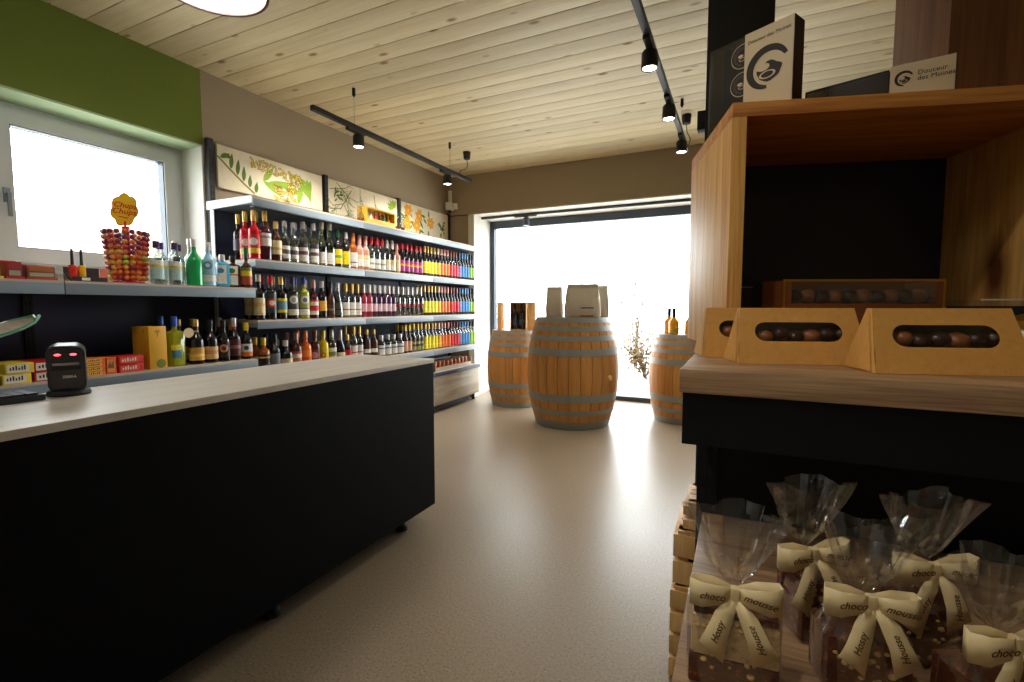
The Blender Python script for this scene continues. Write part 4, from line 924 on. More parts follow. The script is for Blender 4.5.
for k in range(26):
    c = Vector((r2.gauss(0,.02), r2.gauss(0,.028)-0.0, 0.012+r2.random()*0.06)); fl.sphere(c, 0.009, 7, 4) if k % 2 else None
    Mx = Matrix.Translation(c) @ Matrix.Rotation(r2.uniform(0,6), 4, 'Z') @ Matrix.Rotation(r2.uniform(-1,1), 4, 'X'); lfm.add([(0,0,0),(.008,.015,.002),(0,.03,0),(-.008,.015,.002)],[(0,1,2,3)],Mx)
fl.build('blossoms', flat('posy_yellow', S(220,190,50), 0.6), pl); lfm.build('leaves', flat('posy_green', S(110,150,50), 0.6), pl, None)

# ------------------------------------------------------------------ barrels
def barrel(x, y, h, rb, rh, label, bung=None, rot=0.0):
    t = empty('wine_barrel', (x, y, 0), rot, label, 'barrel', 'oak barrels used as tables')
    def R(z): u = (z-h/2)/(h/2); return rh+(rb-rh)*(1-u*u)
    NS = 26; nz_ = 12; da = 2*pi/NS
    vs = []; fs = []
    for k in range(nz_+1):
        z = h*k/nz_; r = R(z)
        for i in range(4):
            a = -da/2+0.006+(da-0.012)*i/3; vs.append((r*cos(a), r*sin(a), z))
        for i in (3, 0):
            a = -da/2+0.006+(da-0.012)*i/3; vs.append(((r-0.022)*cos(a), (r-0.022)*sin(a), z))
    for k in range(nz_):
        for i in range(6):
            j = (i+1) % 6; fs.append((k*6+i, k*6+j, (k+1)*6+j, (k+1)*6+i))
    fs.append(tuple(range(5,-1,-1))); fs.append(tuple(nz_*6+i for i in range(6)))
    me = MB().add(vs, fs).mesh('stave', 40); me.materials.append(M_stave)
    for i in range(NS):
        o = link('stave', me, None, t); o.rotation_euler = (0, 0, da*i)
    for f0, f1 in ((0.0,0.075),(0.135,0.18),(0.255,0.325),(0.665,0.73),(0.795,0.84),(0.88,0.925),(0.955,1.0)):
        for sgn_ in (0,):
            z0, z1 = f0*h, f1*h
            pr = [(R(z0)-0.006, z0+0.0005),(R(z0)+0.0035, z0),(R((z0+z1)/2)+0.0035,(z0+z1)/2),(R(z1)+0.0035, z1),(R(z1)-0.006, z1-0.0005)]
            MB().lathe(pr, 52).build('hoop', M_hoop, t)
    hd_ = MB().lathe([(0,h-0.035),(R(h)-0.021,h-0.035),(R(h)-0.021,h-0.0005),(0,h-0.0005)], 48).build('barrel_head', M_head, t)
    MB().lathe([(0,0.02),(R(0)-0.021,0.02),(R(0)-0.021,0.04),(0,0.04)], 48).build('barrel_bottom', M_head, t)
    if bung is not None:
        z = bung[1]; r = R(z); M = Matrix.Rotation(bung[0]-rot, 4, 'Z') @ Matrix.Translation((r-0.004, 0, z)) @ Matrix.Rotation(pi/2, 4, 'Y')
        MB().lathe([(0,0),(0.03,0),(0.027,0.014),(0.02,0.018),(0,0.018)], 18, M).build('bung', flat('bung_tan', S(224,184,110), 0.6), t)
    return t
B1 = (-1.525, 4.66); BH = 1.075
barrel(B1[0], B1[1], BH, 0.46, 0.365, 'largest oak wine barrel with a bung, in front of the shop window', bung=(radians(-22), 0.50))
B2 = (-2.44, 5.27)
barrel(B2[0], B2[1], 0.90, 0.35, 0.285, 'oak wine barrel beside the bottle shelving with wooden boxes on it', rot=0.07)
B3 = (-0.50, 5.26)
barrel(B3[0], B3[1], 0.90, 0.36, 0.29, 'oak wine barrel half hidden by the wooden crate, juice bottles on it', rot=0.03)

# paper coffee bags on the large barrel
M_paper = speckle('paper_grey', S(222,214,200), (S(212,204,190), S(230,222,210)), 30, 0.75)
def paper_bag(x, y, z, w, d, h, rz, label, lettering=False):
    t = empty('paper_bag', (x, y, z), rz, label, 'paper bag', 'paper bags on the large barrel')
    vs = []; fs = []
    secs = [(0,1,1),(0.03,1.03,1.06),(0.2,1.04,1.12),(0.4,1.02,1.1),(0.6,0.98,0.95),(0.78,0.93,0.62),(0.88,0.9,0.34),(0.895,0.9,0.24),(0.905,0.89,0.32),(1.0,0.88,0.28)]
    n = 20
    for u, kw, kd in secs:
        for i in range(n):
            a = 2*pi*i/n; c, s_ = cos(a), sin(a); e = 0.45
            px_ = w/2*kw*math.copysign(abs(c)**e, c); py_ = d/2*kd*math.copysign(abs(s_)**e, s_)
            px_ += random.uniform(-.004,.004)*(u > 0); py_ += random.uniform(-.006,.006)*(0 < u < .95)
            vs.append((px_, py_, h*u))
    for k in range(len(secs)-1):
        for i in range(n): j = (i+1) % n; fs.append((k*n+i, k*n+j, (k+1)*n+j, (k+1)*n+i))
    fs.append(tuple(range(n-1,-1,-1))); fs.append(tuple((len(secs)-1)*n+i for i in range(n)))
    MB().add(vs, fs).build('bag_body', M_paper, t, 30)
    if lettering:
        MB().box((-0.005,-d/2*1.12-0.002,h*.27),(w*.34,-d/2*1.12+0.004,h*.30)).build('printed_bar', M_logo, t)
        MB().box((-0.01,-d/2*1.12-0.002,h*.03),(w*.34,-d/2*1.12+0.004,h*.06)).build('printed_stripe', flat('bag_stripe', S(150,70,60), 0.6), t)
    return t
zt1 = BH+0.0008
paper_bag(-1.675, 4.53, zt1, 0.17, 0.11, 0.30, radians(14), 'plain pale paper bag on the left of the largest barrel')
paper_bag(-1.375, 4.49, zt1, 0.335, 0.13, 0.32, radians(10), 'broad pale paper bag with a printed bar, foremost on the largest barrel', True)
paper_bag(-1.29, 4.68, zt1, 0.24, 0.12, 0.31, radians(16), 'pale paper bag standing behind on the right of the largest barrel')
# open wooden wine boxes on the left barrel
M_pine2 = wood('crate_pine_pale', S(200,150,88), S(234,190,124), axis=2, rough=0.55, scale=1.5)  # paler copy of the pine; window glare on the wine boxes put into colour
def wine_box(x, y, z, w, d, h, rz, label, nb_=0):
    t = empty('wine_box', (x, y, z), rz, label, 'wooden box', 'wooden wine boxes on the barrel')
    th = 0.012
    for nm, a, b in (('side_board',(-w/2,-d/2,0),(-w/2+th,d/2,h)),('side_board',(w/2-th,-d/2,0),(w/2,d/2,h)),('bottom_board',(-w/2+th,-d/2,0),(w/2-th,d/2,th)),('top_board',(-w/2+th,-d/2,h-th),(w/2-th,d/2,h)),('back_board',(-w/2+th,d/2-th,th),(w/2-th,d/2,h-th))):
        MB().box(a, b, 0.001).build(nm, M_pine2, t)
    return t
zb = 0.9008
wine_box(-2.625, 5.22, zb, 0.10, 0.06, 0.33, radians(100), 'narrow closed wooden wine box at the left of the smaller barrel')
wine_box(-2.36, 5.16, zb, 0.195, 0.125, 0.33, radians(22), 'open wooden wine box with two dark bottles on the barrel')
kind('boxwine','wine_bottle','dark wine bottle', .036,.18,.23,.013,.295,'dk',[.04,.12,[(0,S(50,60,80)),(1,S(70,60,40))]],(.24,'black'))
for k, dx in enumerate((-0.040, 0.040)):
    bottle('boxwine', -2.36+dx*cos(radians(22)), 5.16+dx*sin(radians(22))-0.008, zb+0.013, 'dark wine bottle at the %s of the open wooden box' % ('left','right')[k], 'wine bottles in the wooden box')
pk = MB().box((-0.05,-0.006,0),(0.05,0.006,0.33),0.001).build('box_lid', M_pine2); pk.location = (-2.20, 5.165, zb); pk.rotation_euler = (0,0,radians(30)); tag(pk, 'upright wooden lid leaning right of the open wine box', 'lid')
# juice on the right barrel
G['juice'] = gl_opaque('liquor_juice', S(246,176,40))
kind('juice','juice_bottle','orange juice bottle', .05,.12,.18,.015,.26,'juice',[.02,.06,[(0,S(150,190,110)),(1,S(206,200,120))],None,2.2],(.17,'black'))
bottle('juice', -0.60, 5.10, zb, 'orange juice bottle with dark neck on the left of the half hidden barrel', 'juice bottles on the barrel')
bottle('juice', -0.45, 5.14, zb, 'orange juice bottle with dark neck next to the wooden crate edge', 'juice bottles on the barrel')
bottle('juice', -0.66, 5.21, zb, 'orange juice bottle behind the other one on the half hidden barrel', 'juice bottles on the barrel')

# ------------------------------------------------------------------ display gondola on the right
ZG = 1.09; GX0, GX1 = -0.076, 1.25; GY0, GY1 = 0.726, 1.50
gd = empty('display_gondola', (0, 0, 0), 0, 'black display gondola with an oak top board in the right foreground', 'gondola')
MB().box((GX0, GY0, ZG-0.034), (GX1, GY1, ZG), 0.002).build('top_board', M_laminate, gd)
MB().box((GX0+0.004, GY0+0.012, ZG-0.112), (GX1, GY0+0.03, ZG-0.0345)).box((GX0+0.004, GY0+0.03, ZG-0.112), (GX0+0.02, GY1-0.012, ZG-0.0345)).box((GX0+0.02, GY1-0.03, ZG-0.112), (GX1, GY1-0.012, ZG-0.0345)).build('fascia', M_black, gd)
pst = MB().box((-0.066, 0.985, 0.0), (-0.030, 1.045, ZG-0.0348)).build('upright', M_black, gd)
sm_ = MB(); z = 0.1
while z < 0.97:
    sm_.box((-0.058, 0.9838, z), (-0.05, 0.9852, z+0.03)); sm_.box((-0.046, 0.9838, z), (-0.038, 0.9852, z+0.03)); z += 0.05
sm_.build('slot_row', flat('slot_dark', (0.001,0.001,0.0015), 0.9), pst, None)['kind'] = 'stuff'
MB().box((-0.030, 1.005, 0.06), (GX1, 1.025, ZG-0.0348)).build('back_panel', M_black, gd)
ls = MB().box((-0.054, 0.42, 0.75), (GX1, 0.984, 0.78), 0.002).build('lower_shelf', M_laminate, gd)
MB().box((-0.052, 0.425, 0.70), (GX1, 0.44, 0.7495)).build('shelf_rail', M_black, ls)
MB().box((-0.054, 0.42, 0.36), (GX1, 0.984, 0.39), 0.002).build('lower_shelf', M_laminate, gd)
MB().box((-0.054, 1.046, 0.36), (GX1, 1.48, 0.39), 0.002).build('lower_shelf', M_laminate, gd)
MB().box((-0.05, 0.45, 0.0), (GX1, 1.46, 0.10)).build('plinth', M_black, gd)
# crates standing beyond the gondola's left end
def slat_crate(x, y, z, w, d, h, rz, label, clip=False, nsl=3):
    t = empty('slatted_crate', (x, y, z), rz, label, 'wooden crate', 'slatted crates beyond the gondola')
    th = 0.014; g_ = h/nsl
    for k in range(nsl):
        z0, z1 = g_*k+0.004, g_*(k+1)-0.012
        for a, b in (((0,0,z0),(w,th,z1)), ((0,d-th,z0),(w,d,z1)), ((0,th,z0),(th,d-th,z1)), ((w-th,th,z0),(w,d-th,z1))): MB().box(a, b, 0.0015).build('slat', M_pine2, t)
    for a in ((th,th),(w-th-0.03,th),(th,d-th-0.03),(w-th-0.03,d-th-0.03)): MB().box((a[0],a[1],0),(a[0]+0.03,a[1]+0.03,h)).build('corner_post', M_pine2, t)
    for k in range(5): MB().box((th, d*k/5+0.004, h-0.012), (w-th, d*(k+1)/5-0.004, h)).build('lid_slat', M_pine2, t)
    if clip: MB().box((-0.004,0.03,h-0.09),(0.0,0.055,h-0.04),0.002).build('metal_clip', flat('clip_steel', S(120,130,144), 0.35, 0.7), t)
    return t
slat_crate(-0.172, 1.53, 0.0, 0.36, 0.30, 0.30, 0, 'lowest slatted crate with a steel clip beside the gondola', True, 4)
slat_crate(-0.168, 1.545, 0.301, 0.30, 0.25, 0.175, 0, 'middle slatted crate in the stack beside the gondola', nsl=2)
slat_crate(-0.142, 1.56, 0.477, 0.26, 0.20, 0.09, 0, 'topmost small slatted crate in the stack beside the gondola', nsl=2)

# wooden crate on the gondola, open towards the viewer
AC = radians(16.4)
cr = empty('wooden_crate', (-0.025, 1.074, ZG+0.0005), AC, 'large open pine crate with a dark back standing on the gondola', 'wooden crate')
CW, CD, CH, CT = 0.643, 0.38, 0.492, 0.028
MB().box((0,0,0),(CT,CD,CH-CT),0.0015).build('side_board', M_pine, cr)
MB().box((CW-CT,0,0),(CW,CD,CH-CT),0.0015).build('side_board', M_pine, cr)
MB().box((0,0,CH-CT),(CW,CD,CH),0.0015).build('top_board', M_pineX, cr)
MB().box((CT,0,0),(CW-CT,CD,0.02),0.0015).build('bottom_board', M_pineX, cr)
MB().box((CT,CD-0.016,0.02),(CW-CT,CD-0.002,CH-CT)).build('back_panel', M_navy2, cr)
Mc = Matrix.Translation((-0.025, 1.074, ZG+0.0005)) @ Matrix.Rotation(AC, 4, 'Z')
def cp(u, v, z=0.0): p = Mc @ Vector((u, v, z)); return (p.x, p.y, p.z)
ZC = CH+0.0005
# upper crate stacked on the right; dark tone part wood, part painted vignetting
c2 = empty('wooden_crate', cp(0.487, 0.18, ZC), AC, 'second darker pine crate stacked upright on top at the right edge', 'wooden crate')
for nm, a, b in (('side_board',(0,0,0),(0.025,0.20,0.45)),('front_board',(0.025,0.0,0.0),(0.50,0.022,0.45)),('back_board',(0.025,0.178,0.0),(0.50,0.20,0.45)),('side_board',(0.50,0.0,0.0),(0.525,0.20,0.45)),('bottom_board',(0.025,0.022,0),(0.50,0.178,0.02))):
    MB().box(a, b, 0.001).build(nm, wood('crate_dark_vignette', S(104,62,30), S(150,96,50), axis=2, rough=0.5, scale=1.6, knots=4.0), c2)
# printed cartons on the crate
def moon_logo(par, M, r, mat):
    """round crescent emblem with a resting head inside"""
    mb = MB(); n = 28; out = []; inn = []
    for i in range(n+1):
        a = radians(20)+radians(250)*i/n; u = i/n; th = r*0.36*sin(pi*min(1, 0.12+u*0.78))**0.7
        out.append((r*cos(a), r*sin(a))); inn.append(((r-th)*cos(a), (r-th)*sin(a)))
    for i in range(n): mb.add([(*out[i],0),(*out[i+1],0),(*inn[i+1],0),(*inn[i],0)], [(0,1,2,3)], M)
    head = [(.10+(.58+.05*sin(5*q))*cos(q), -.22+(.44+.05*cos(4*q))*sin(q)) for q in [2*pi*i/22 for i in range(22)]]
    mb.add([(x*r, y*r, 0.0001) for x, y in head], [tuple(range(len(head)))], M)
    mb.build('printed_emblem', mat, par, None)
    mb = MB()
    face = [(-.18+.30*cos(q), .02+.17*sin(q)) for q in [2*pi*i/16 for i in range(16)]]
    mb.add([(x*r, y*r, 0.0004) for x, y in face], [tuple(range(len(face)))], M)
    for rr, dz in ((.30,.0004),):
        pts = [(0.02*r+rr*1.3*r*cos(2*pi*i/16), -0.36*r+rr*.62*r*sin(2*pi*i/16), dz) for i in range(16)]; mb.add(pts, [tuple(range(16))], M)
    mb.build('printed_highlight', M_cream, par, None)
    mb = MB()
    for rr in (.22,): mb.add([(0.02*r+rr*1.3*r*cos(2*pi*i/16), -0.36*r+rr*.62*r*sin(2*pi*i/16), .0006) for i in range(16)], [tuple(range(16))], M)
    mb.build('printed_eye', mat, par, None)
def XZ(x, y, z): return Matrix(((1,0,0,x),(0,0,-1,y),(0,1,0,z),(0,0,0,1)))      # local xy -> facing -y
wb_ = empty('chocolate_carton', (-0.008, 1.20, ZG+ZC+0.0005), radians(-28), 'tall cream carton with a brown crescent emblem standing on the crate', 'carton', 'cartons on the crate')
MB().box((0,0,0),(0.101,0.045,0.185),0.001).build('carton_body', M_cream, wb_)
MB().box((0.1012,0.001,0.001),(0.1022,0.044,0.184)).build('dark_side', M_logo, wb_)
moon_logo(wb_, XZ(0.050, -0.0006, 0.100), 0.044, M_logo)
o = link('printed_title', text_mesh('Douceur des Moines', 0.0105, 0.0001, 0, 0.0), M_logo, wb_); o.matrix_local = XZ(0.051, -0.0006, 0.164)
bb = empty('chocolate_carton', (-0.086, 1.298, ZG+ZC+0.0005), radians(-28), 'dark carton with clear front and two round emblems beside the cream carton', 'carton', 'cartons on the crate')
MB().box((0,0.002,0),(0.14,0.034,0.212),0.001).build('carton_body', flat('dark_card', S(46,40,34), 0.4), bb)
MB().box((0.006,-0.0005,0.006),(0.134,0.0015,0.206)).build('clear_front', M_wrap, bb)
MB().box((0.04,0.0005,0.01),(0.13,0.0018,0.195)).build('inner_card', M_matte, bb)
for zz in (0.168, 0.106):
    MB().lathe([(0,0),(0.027,0),(0.027,0.0012),(0,0.0012)], 28, XZ(0.084, 0.0003, zz)).build('round_sticker', M_cream, bb)
    MB().lathe([(0,0),(0.0252,0),(0.0252,0.0006),(0,0.0006)], 28, XZ(0.084, -0.0010, zz)).build('sticker_ground', M_logo, bb)
    moon_logo(bb, XZ(0.084, -0.0018, zz), 0.021, flat('dark_card2', S(70,56,44), 0.5))
fb = empty('flat_carton', (0.118, 1.294, ZG+ZC+0.0005), radians(-19), 'low dark carton lying between the cream cartons on the crate', 'carton', 'cartons on the crate')
MB().box((0,0,0),(0.15,0.07,0.078),0.001).build('carton_body', M_matte, fb)
MB().box((0.004,-0.0012,0.006),(0.146,-0.0002,0.072)).build('clear_front', M_wrap, fb)
sb = empty('small_carton', (0.262, 1.25, ZG+ZC+0.0005), radians(-9.6), 'small cream carton with emblem and two lines of lettering on the crate', 'carton', 'cartons on the crate')
MB().box((0,0,0),(0.101,0.028,0.084),0.001).build('carton_body', M_cream, sb)
MB().box((0.1012,0.001,0.001),(0.1022,0.027,0.083)).build('dark_side', M_logo, sb)
moon_logo(sb, XZ(0.023, -0.0006, 0.056), 0.015, M_logo)
o = link('printed_title', text_mesh('Douceur\ndes Moines', 0.0125, 0.0001, 0, 0.0, align='LEFT', space=0.9), M_logo, sb); o.matrix_local = XZ(0.044, -0.0006, 0.056)
# dark column behind
dcl = empty('display_column', (-0.121, 1.72, 0.0), 0, 'tall black display column rising behind the wooden crate', 'column')
MB().box((0,0,0),(0.19,0.06,2.848),0.002).build('column_body', M_matte, dcl)
MB().box((-0.025,0.01,1.76),(0,0.05,1.82),0.002).build('bracket', M_matte, dcl)

# gable boxes of chocolates in kraft card
def gable_box(u, v, label, L=0.19, D=0.086, H=0.087, da=0.0):
    p = Matrix.Rotation(AC, 4, 'Z') @ Vector((u, v, 0))
    t = empty('gable_box', (p.x, p.y, ZG+0.0005), AC+da, label, 'chocolate box', 'kraft gable boxes on the gondola')
    i_ = 0.010; r0, r1 = D*0.42, D*0.56
    # front face with an oval opening
    def P(x, s):      # point on front face, s 0..1 up
        return (x, r0*s, H*s)
    n = 10; wx0, wx1, s0, s1 = L*0.24, L*0.74, 0.40, 0.74; rr = (s1-s0)/2
    outer = []; inner = []
    hr = rr*H*1.1
    for k in range(n+1):
        a = -pi/2+pi*k/n; inner.append((wx1+hr*cos(a), (s0+s1)/2+rr*sin(a)))
    for k in range(n+1):
        a = pi/2+pi*k/n; inner.append((wx0+hr*cos(a), (s0+s1)/2+rr*sin(a)))
    N = len(inner)
    for x, s_ in inner:
        # project out to border
        e = i_*s_
        outer.append(None)
    cx_, cs_ = L/2, (s0+s1)/2
    for q, (x, s_) in enumerate(inner):
        dx, dy = x-cx_, s_-cs_
        k = min((L/2-0.004)/abs(dx) if abs(dx) > 1e-6 else 1e9, ((1-cs_) if dy > 0 else cs_)/abs(dy) if abs(dy) > 1e-6 else 1e9)
        ox, os = cx_+dx*k, cs_+dy*k
        lim0, lim1 = i_*os, L-i_*os; ox = min(max(ox, lim0), lim1)
        outer[q] = (ox, os)
    # the four true corners replace the nearest border points
    for corner in ((0,0),(L,0),(i_,1),(L-i_,1)):
        b_i = min(range(N), key=lambda q: ((outer[q][0]-corner[0])/L)**2+(outer[q][1]-corner[1])**2); outer[b_i] = corner
    vs = [P(*q) for q in inner]+[P(*q) for q in outer]
    fs = [(q, (q+1) % N, N+(q+1) % N, N+q) for q in range(N)]
    MB().add(vs, fs).build('front_panel', M_kraft, t, None)
    MB().add([(0,D,0),(L,D,0),(L-i_,r1,H),(i_,r1,H),(0,0,0),(L,0,0),(i_,r0,H),(L-i_,r0,H)], [(0,3,2,1),(4,0,1,5),(3,6,7,2),(4,6,3,0),(5,1,2,7)]).build('card_body', M_kraft, t, None)
    MB().add([(-0.0012,0.010,0.002),(-0.0012,D-0.008,0.002),(i_-0.0012,r1-0.003,H-0.004),(i_-0.0012,r0+0.004,H-0.004)], [(0,1,2,3)]).build('end_flap', M_kraft, t, None)
    MB().add([P(wx0-hr,s0-.02),P(wx1+hr,s0-.02),P(wx1+hr,s1+.02),P(wx0-hr,s1+.02)], [(0,1,2,3)]).build('clear_window', M_wrap, t, None).location = (0, 0.001, -0.0004)
    rnd_ = random.Random(int(u*1000))
    MB().add([(0.01,r0*.25+0.03,0.006),(L-0.01,r0*.25+0.03,0.006),(L-0.02,r0+0.012,H*.9),(0.02,r0+0.012,H*.9)], [(0,1,2,3)]).build('inner_card', M_choc, t, None)
    for k in range(7):
        r_ = 0.0135+0.003*rnd_.random()
        o_ = MB().sphere((0,0,0), r_, 12, 7, 0.8).build('chocolate', (M_choc, M_chocl, M_choc)[k % 3], t)
        o_.location = (L*0.14+k*L*0.12, r0*.55+r_+0.002, H*0.46+0.006*rnd_.random())
    return t
gable_box(0.2055, 0.893, 'kraft gable box at the rear left, nearest the crate corner')
gable_box(0.235, 0.797, 'middle kraft gable box with an oval window on the gondola')
gable_box(0.3815, 0.7055, 'foremost kraft gable box with an oval window, on the right')

# goods inside the crate
lb = empty('praline_box', cp(0.125, 0.05, 0.0205), radians(16.4+7), 'long gold edged box of pralines in clear wrap inside the crate', 'chocolate box')
MB().box((0,0,0),(0.33,0.09,0.075),0.001).box((0,0.085,0.075),(0.33,0.09,0.126)).box((0,0,0.075),(0.018,0.085,0.122)).box((0.312,0,0.075),(0.33,0.085,0.122)).build('box_body', flat('praline_brown', S(120,66,28), 0.4), lb)
MB().box((0,-0.001,0.121),(0.33,0.002,0.126)).box((0,-0.001,0.0),(0.004,0.002,0.121)).box((0.326,-0.001,0.0),(0.33,0.002,0.121)).build('gold_edge', M_gold, lb)
MB().box((0.019,-0.0005,0.076),(0.311,0.0005,0.12)).box((0.004,0.0025,0.1245),(0.326,0.084,0.1255)).build('clear_wrap', M_wrap, lb)
for k in range(10):
    MB().sphere((0,0,0), 0.0165, 12, 7, 0.95).build('praline', M_chocl if k % 2 else M_choc, lb).location = (0.036+0.0287*k, 0.025, 0.0905)
l2 = empty('dark_praline_box', cp(0.034, 0.20, 0.0205), AC, 'dark faceted chocolate box at the left inside the crate', 'chocolate box')
MB().add([(0,0,0),(0.09,0,0),(0.09,0.08,0),(0,0.08,0),(0.012,0.012,0.115),(0.078,0.012,0.115),(0.078,0.068,0.115),(0.012,0.068,0.115)], [(0,3,2,1),(4,5,6,7),(0,1,5,4),(1,2,6,5),(2,3,7,6),(3,0,4,7)]).build('box_body', flat('praline_dark', S(60,28,22), 0.3), l2, None)
MB().box((0.008,0.008,0.1152),(0.082,0.072,0.117)).build('gold_edge', M_gold, l2)
l3 = empty('black_tray', cp(0.475, 0.03, 0.0205), AC+radians(-4), 'black tray of sweets in clear wrap at the right inside the crate', 'tray')
MB().box((0,0,0),(0.13,0.10,0.07),0.001).build('tray_body', M_matte, l3)
MB().box((0,-0.001,0.0702),(0.13,0.1,0.082)).build('clear_wrap', M_wrap, l3)
MB().box((0,-0.002,0.081),(0.13,0.0,0.0835)).build('white_edge', M_lrail, l3)
jr = empty('gift_jar', (0.40, 1.0, ZG+0.0005), 0, 'white jar with gold lid at the right end of the gondola', 'jar')
MB().lathe([(0,0),(0.03,0),(0.034,0.01),(0.034,0.05),(0.03,0.056),(0,0.056)], 20).build('jar_body', M_white, jr)
MB().lathe([(0,0.055),(0.033,0.055),(0.033,0.068),(0.01,0.078),(0,0.078)], 20).build('lid', M_gold, jr)

# ------------------------------------------------------------------ cellophane bags with bows
def ribbon_strip(pts, widths, horiz=False):
    """pts centreline (x,y,z); width along z (or given direction)"""
    vs = []; fs = []
    for (p, w) in zip(pts, widths):
        d = w[1] if isinstance(w, tuple) else (0,0,1); ww = w[0] if isinstance(w, tuple) else w
        vs.append((p[0]-d[0]*ww/2, p[1]-d[1]*ww/2, p[2]-d[2]*ww/2)); vs.append((p[0]+d[0]*ww/2, p[1]+d[1]*ww/2, p[2]+d[2]*ww/2))
    for k in range(len(pts)-1): fs.append((2*k, 2*k+1, 2*k+3, 2*k+2))
    return vs, fs
TXT = {}
def txt(b, s):
    if (b, s) not in TXT:
        me = text_mesh(b, s, 0.0001, 0.35, 0.0001); me.materials.append(M_goldprint); TXT[(b, s)] = me
    return TXT[(b, s)]
def solid(o, th=0.0005):
    m = o.modifiers.new('thickness', 'SOLIDIFY'); m.thickness = th; m.offset = 0
    return o
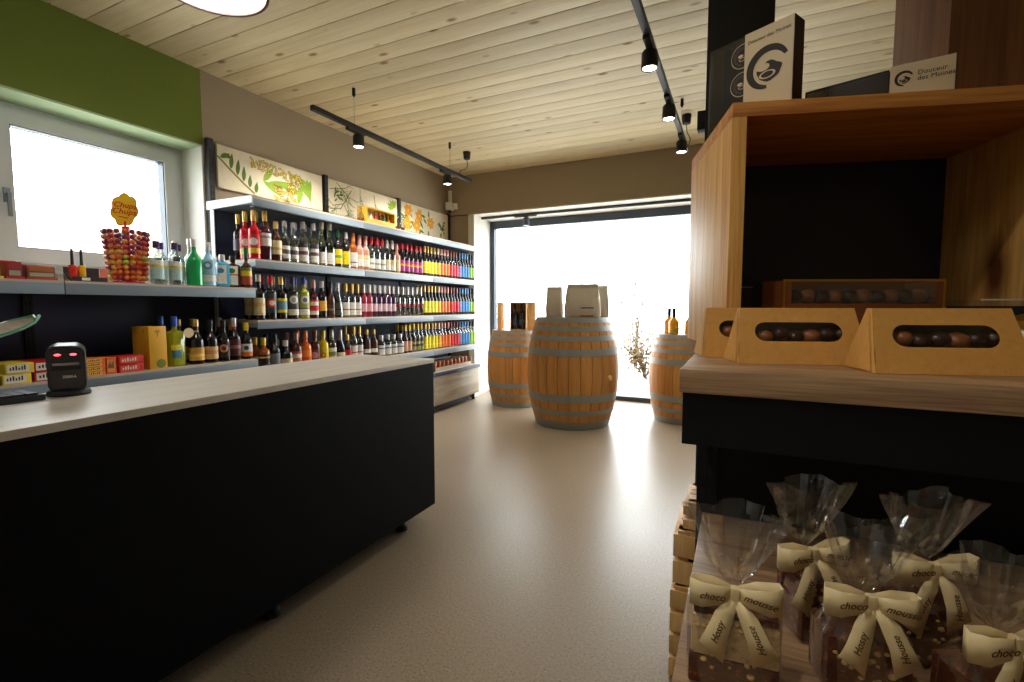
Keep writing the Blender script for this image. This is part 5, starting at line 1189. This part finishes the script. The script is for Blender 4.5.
def sweet_bag(x, y, rz, label, cw, cd, chh, mats, neck, top, seed, tilt=0.0, bow=0.92, fan=0.046):
    rnd = random.Random(seed)
    t = empty('sweet_bag', (x, y, 0.7805), rz, label, 'gift bag', 'cellophane bags with cream bows on the lower shelf')
    # slabs inside
    nl = len(mats); z = 0.003
    for k, (m, f) in enumerate(mats):
        h = chh*f
        sl_ = MB().box((-cw/2+0.002*k, -cd/2, z), (cw/2-0.001*k, cd/2, z+h-0.0008), 0.003).build('nougat_slab', m, t); z += h
    nu = MB()
    for k in range(24):
        a_, b_, r_ = rnd.uniform(-cw/2+.006, cw/2-.006), rnd.uniform(0.008, chh-0.006), rnd.uniform(0.002, 0.0042)
        nu.sphere((a_, -cd/2-0.0002, b_), r_, 7, 4, 0.7)
    nu.build('nut_pieces', flat('nut_tan', S(190,150,90), 0.5), t)['kind'] = 'stuff'
    # film
    n = 40; vs = []; fs = []
    ph = [rnd.uniform(0, 6.28) for _ in range(4)]
    secs = [(0.001,1.04,1.06,0),(0.02,1.06,1.1,.1),(chh,1.05,1.1,.15),(chh+0.35*(neck-chh),.85,.8,.4),(chh+0.7*(neck-chh),.5,.45,.8),(neck-0.004,.2,.25,.6),(neck+0.004,.18,.22,.6)]
    rows = []
    for z, kw, kd, cr_ in secs: rows.append((z, cw/2*kw, cd/2*kd, cr_, 0.5))
    for k in range(1, 7):
        u = k/6.0; rows.append((neck+0.004+(top-neck-0.004)*u, 0.008+(fan-0.008)*u**0.65, 0.007+0.014*u**0.8, 0.7+0.5*u, 0.9))
    for ri, (z, w, d, cr_, e) in enumerate(rows):
        for i in range(n):
            a = 2*pi*i/n; c, s_ = cos(a), sin(a)
            k = 1+cr_*(0.10*sin(5*a+ph[0]+z*40)+0.10*sin(9*a+ph[1]-z*25)+0.07*sin(15*a+ph[2]))
            px_ = w*k*math.copysign(abs(c)**e, c); py_ = d*k*math.copysign(abs(s_)**e, s_)
            zz = z + (0.006*sin(3*a+ph[3])*((z-neck)/(top-neck)) if z > neck else 0)
            vs.append((px_+tilt*max(0, z-neck), py_, zz))
    for r_ in range(len(rows)-1):
        for i in range(n): j = (i+1) % n; fs.append((r_*n+i, r_*n+j, (r_+1)*n+j, (r_+1)*n+i))
    MB().add(vs, fs).build('cellophane', M_film, t, 14)
    # bow
    yb_ = -cd/2-0.006 if False else -0.018
    b = bow; zk = neck
    kn = MB().box((-0.005*b,yb_-0.006,zk-0.008*b),(0.005*b,yb_+0.004,zk+0.008*b),0.003).build('bow_knot', M_ribbon, t)
    for sgn_ in (-1, 1):
        up_ = rnd.uniform(-.004,.006)*b
        pts = [(0,yb_,zk),(sgn_*.014*b,yb_-.012*b,zk+.001*b+up_*.3),(sgn_*.034*b,yb_-.013*b,zk-.002*b+up_*.7),(sgn_*.047*b,yb_-.004*b,zk-.004*b+up_),(sgn_*.044*b,yb_+.006*b,zk-.003*b+up_),(sgn_*.022*b,yb_+.006*b,zk+up_*.5),(0,yb_+.003,zk)]
        wd_ = [.012*b,.021*b,.029*b,.031*b,.030*b,.024*b,.012*b]
        lo = solid(MB().add(*ribbon_strip(pts, wd_)).build('bow_loop', M_ribbon, t, 80))
        o_ = link('bow_lettering', txt('choco' if sgn_ < 0 else 'mousse', 0.0108*b), None, t)
        o_.matrix_local = XZ(sgn_*.024*b, yb_-.0150*b, zk-.001*b+up_*.6) @ Matrix.Rotation(radians(-10 if sgn_ > 0 else 4), 4, 'Z')
        # tail
        ex = sgn_*rnd.uniform(.012,.026)*b; L_ = rnd.uniform(.048,.058)*b
        pts = [(sgn_*.002*b,yb_-.004,zk-.004*b),(sgn_*.006*b+ex*.3,yb_-.012*b,zk-.018*b),(sgn_*.008*b+ex*.7,yb_-.015*b,zk-.018*b-L_*.45),(sgn_*.009*b+ex,yb_-.014*b,zk-.018*b-L_*.8)]
        v_, f_ = ribbon_strip(pts, [(.010*b,(1,0,0)),(.020*b,(1,0,0)),(.024*b,(1,0,0)),(.026*b,(1,0,0))])
        # slanted cut
        v_[-1] = (v_[-1][0], v_[-1][1], v_[-1][2]-(.016*b if sgn_ < 0 else -.004*b)); v_[-2] = (v_[-2][0], v_[-2][1], v_[-2][2]-(-.004*b if sgn_ < 0 else .012*b))
        solid(MB().add(v_, f_).build('bow_tail', M_ribbon, t, 80))
        o_ = link('bow_lettering', txt('Hossy' if sgn_ < 0 else 'Housse', 0.0108*b), None, t)
        o_.matrix_local = XZ(sgn_*.0085*b+ex*.6, yb_-.0175*b, zk-.018*b-L_*.40) @ Matrix.Rotation(radians(90)+(ex/L_), 4, 'Z')
    return t
M_nou, M_dkn, M_red = speckle('nougat', S(206,176,130), (S(150,110,70), S(226,204,164)), 110, 0.6), speckle('dark_nougat', S(84,42,24), (S(50,22,14), S(170,110,60)), 120, 0.4), speckle('red_nougat', S(88,46,28), (S(50,24,14), S(180,116,64)), 120, 0.4)
yaw_ = radians(14)
sweet_bag(0.003, 0.545, radians(4), 'cellophane bag of pale nougat slabs at the left end of the lower shelf', 0.086, 0.05, 0.085, [(M_red,.38),(M_nou,.52),(M_dkn,.10)], 0.105, 0.185, 1, tilt=-0.05)
sweet_bag(0.078, 0.665, radians(30), 'tall cellophane bag behind, between the nougat bag and the front dark bag', 0.03, 0.05, 0.075, [(M_red,1.0)], 0.108, 0.185, 2, tilt=0.12)
sweet_bag(0.124, 0.592, radians(14), 'cellophane bag of dark chocolate slabs in the middle of the lower shelf', 0.078, 0.046, 0.062, [(M_dkn,1.0)], 0.103, 0.178, 3, tilt=0.12)
sweet_bag(0.195, 0.675, radians(22), 'cellophane bag of dark slabs second from the right, set back', 0.07, 0.045, 0.066, [(M_dkn,1.0)], 0.112, 0.185, 4, tilt=0.1)
sweet_bag(0.224, 0.578, radians(24), 'cellophane bag at the right end of the lower shelf, nearest the viewer', 0.075, 0.046, 0.062, [(M_dkn,1.0)], 0.10, 0.17, 5, tilt=0.08)
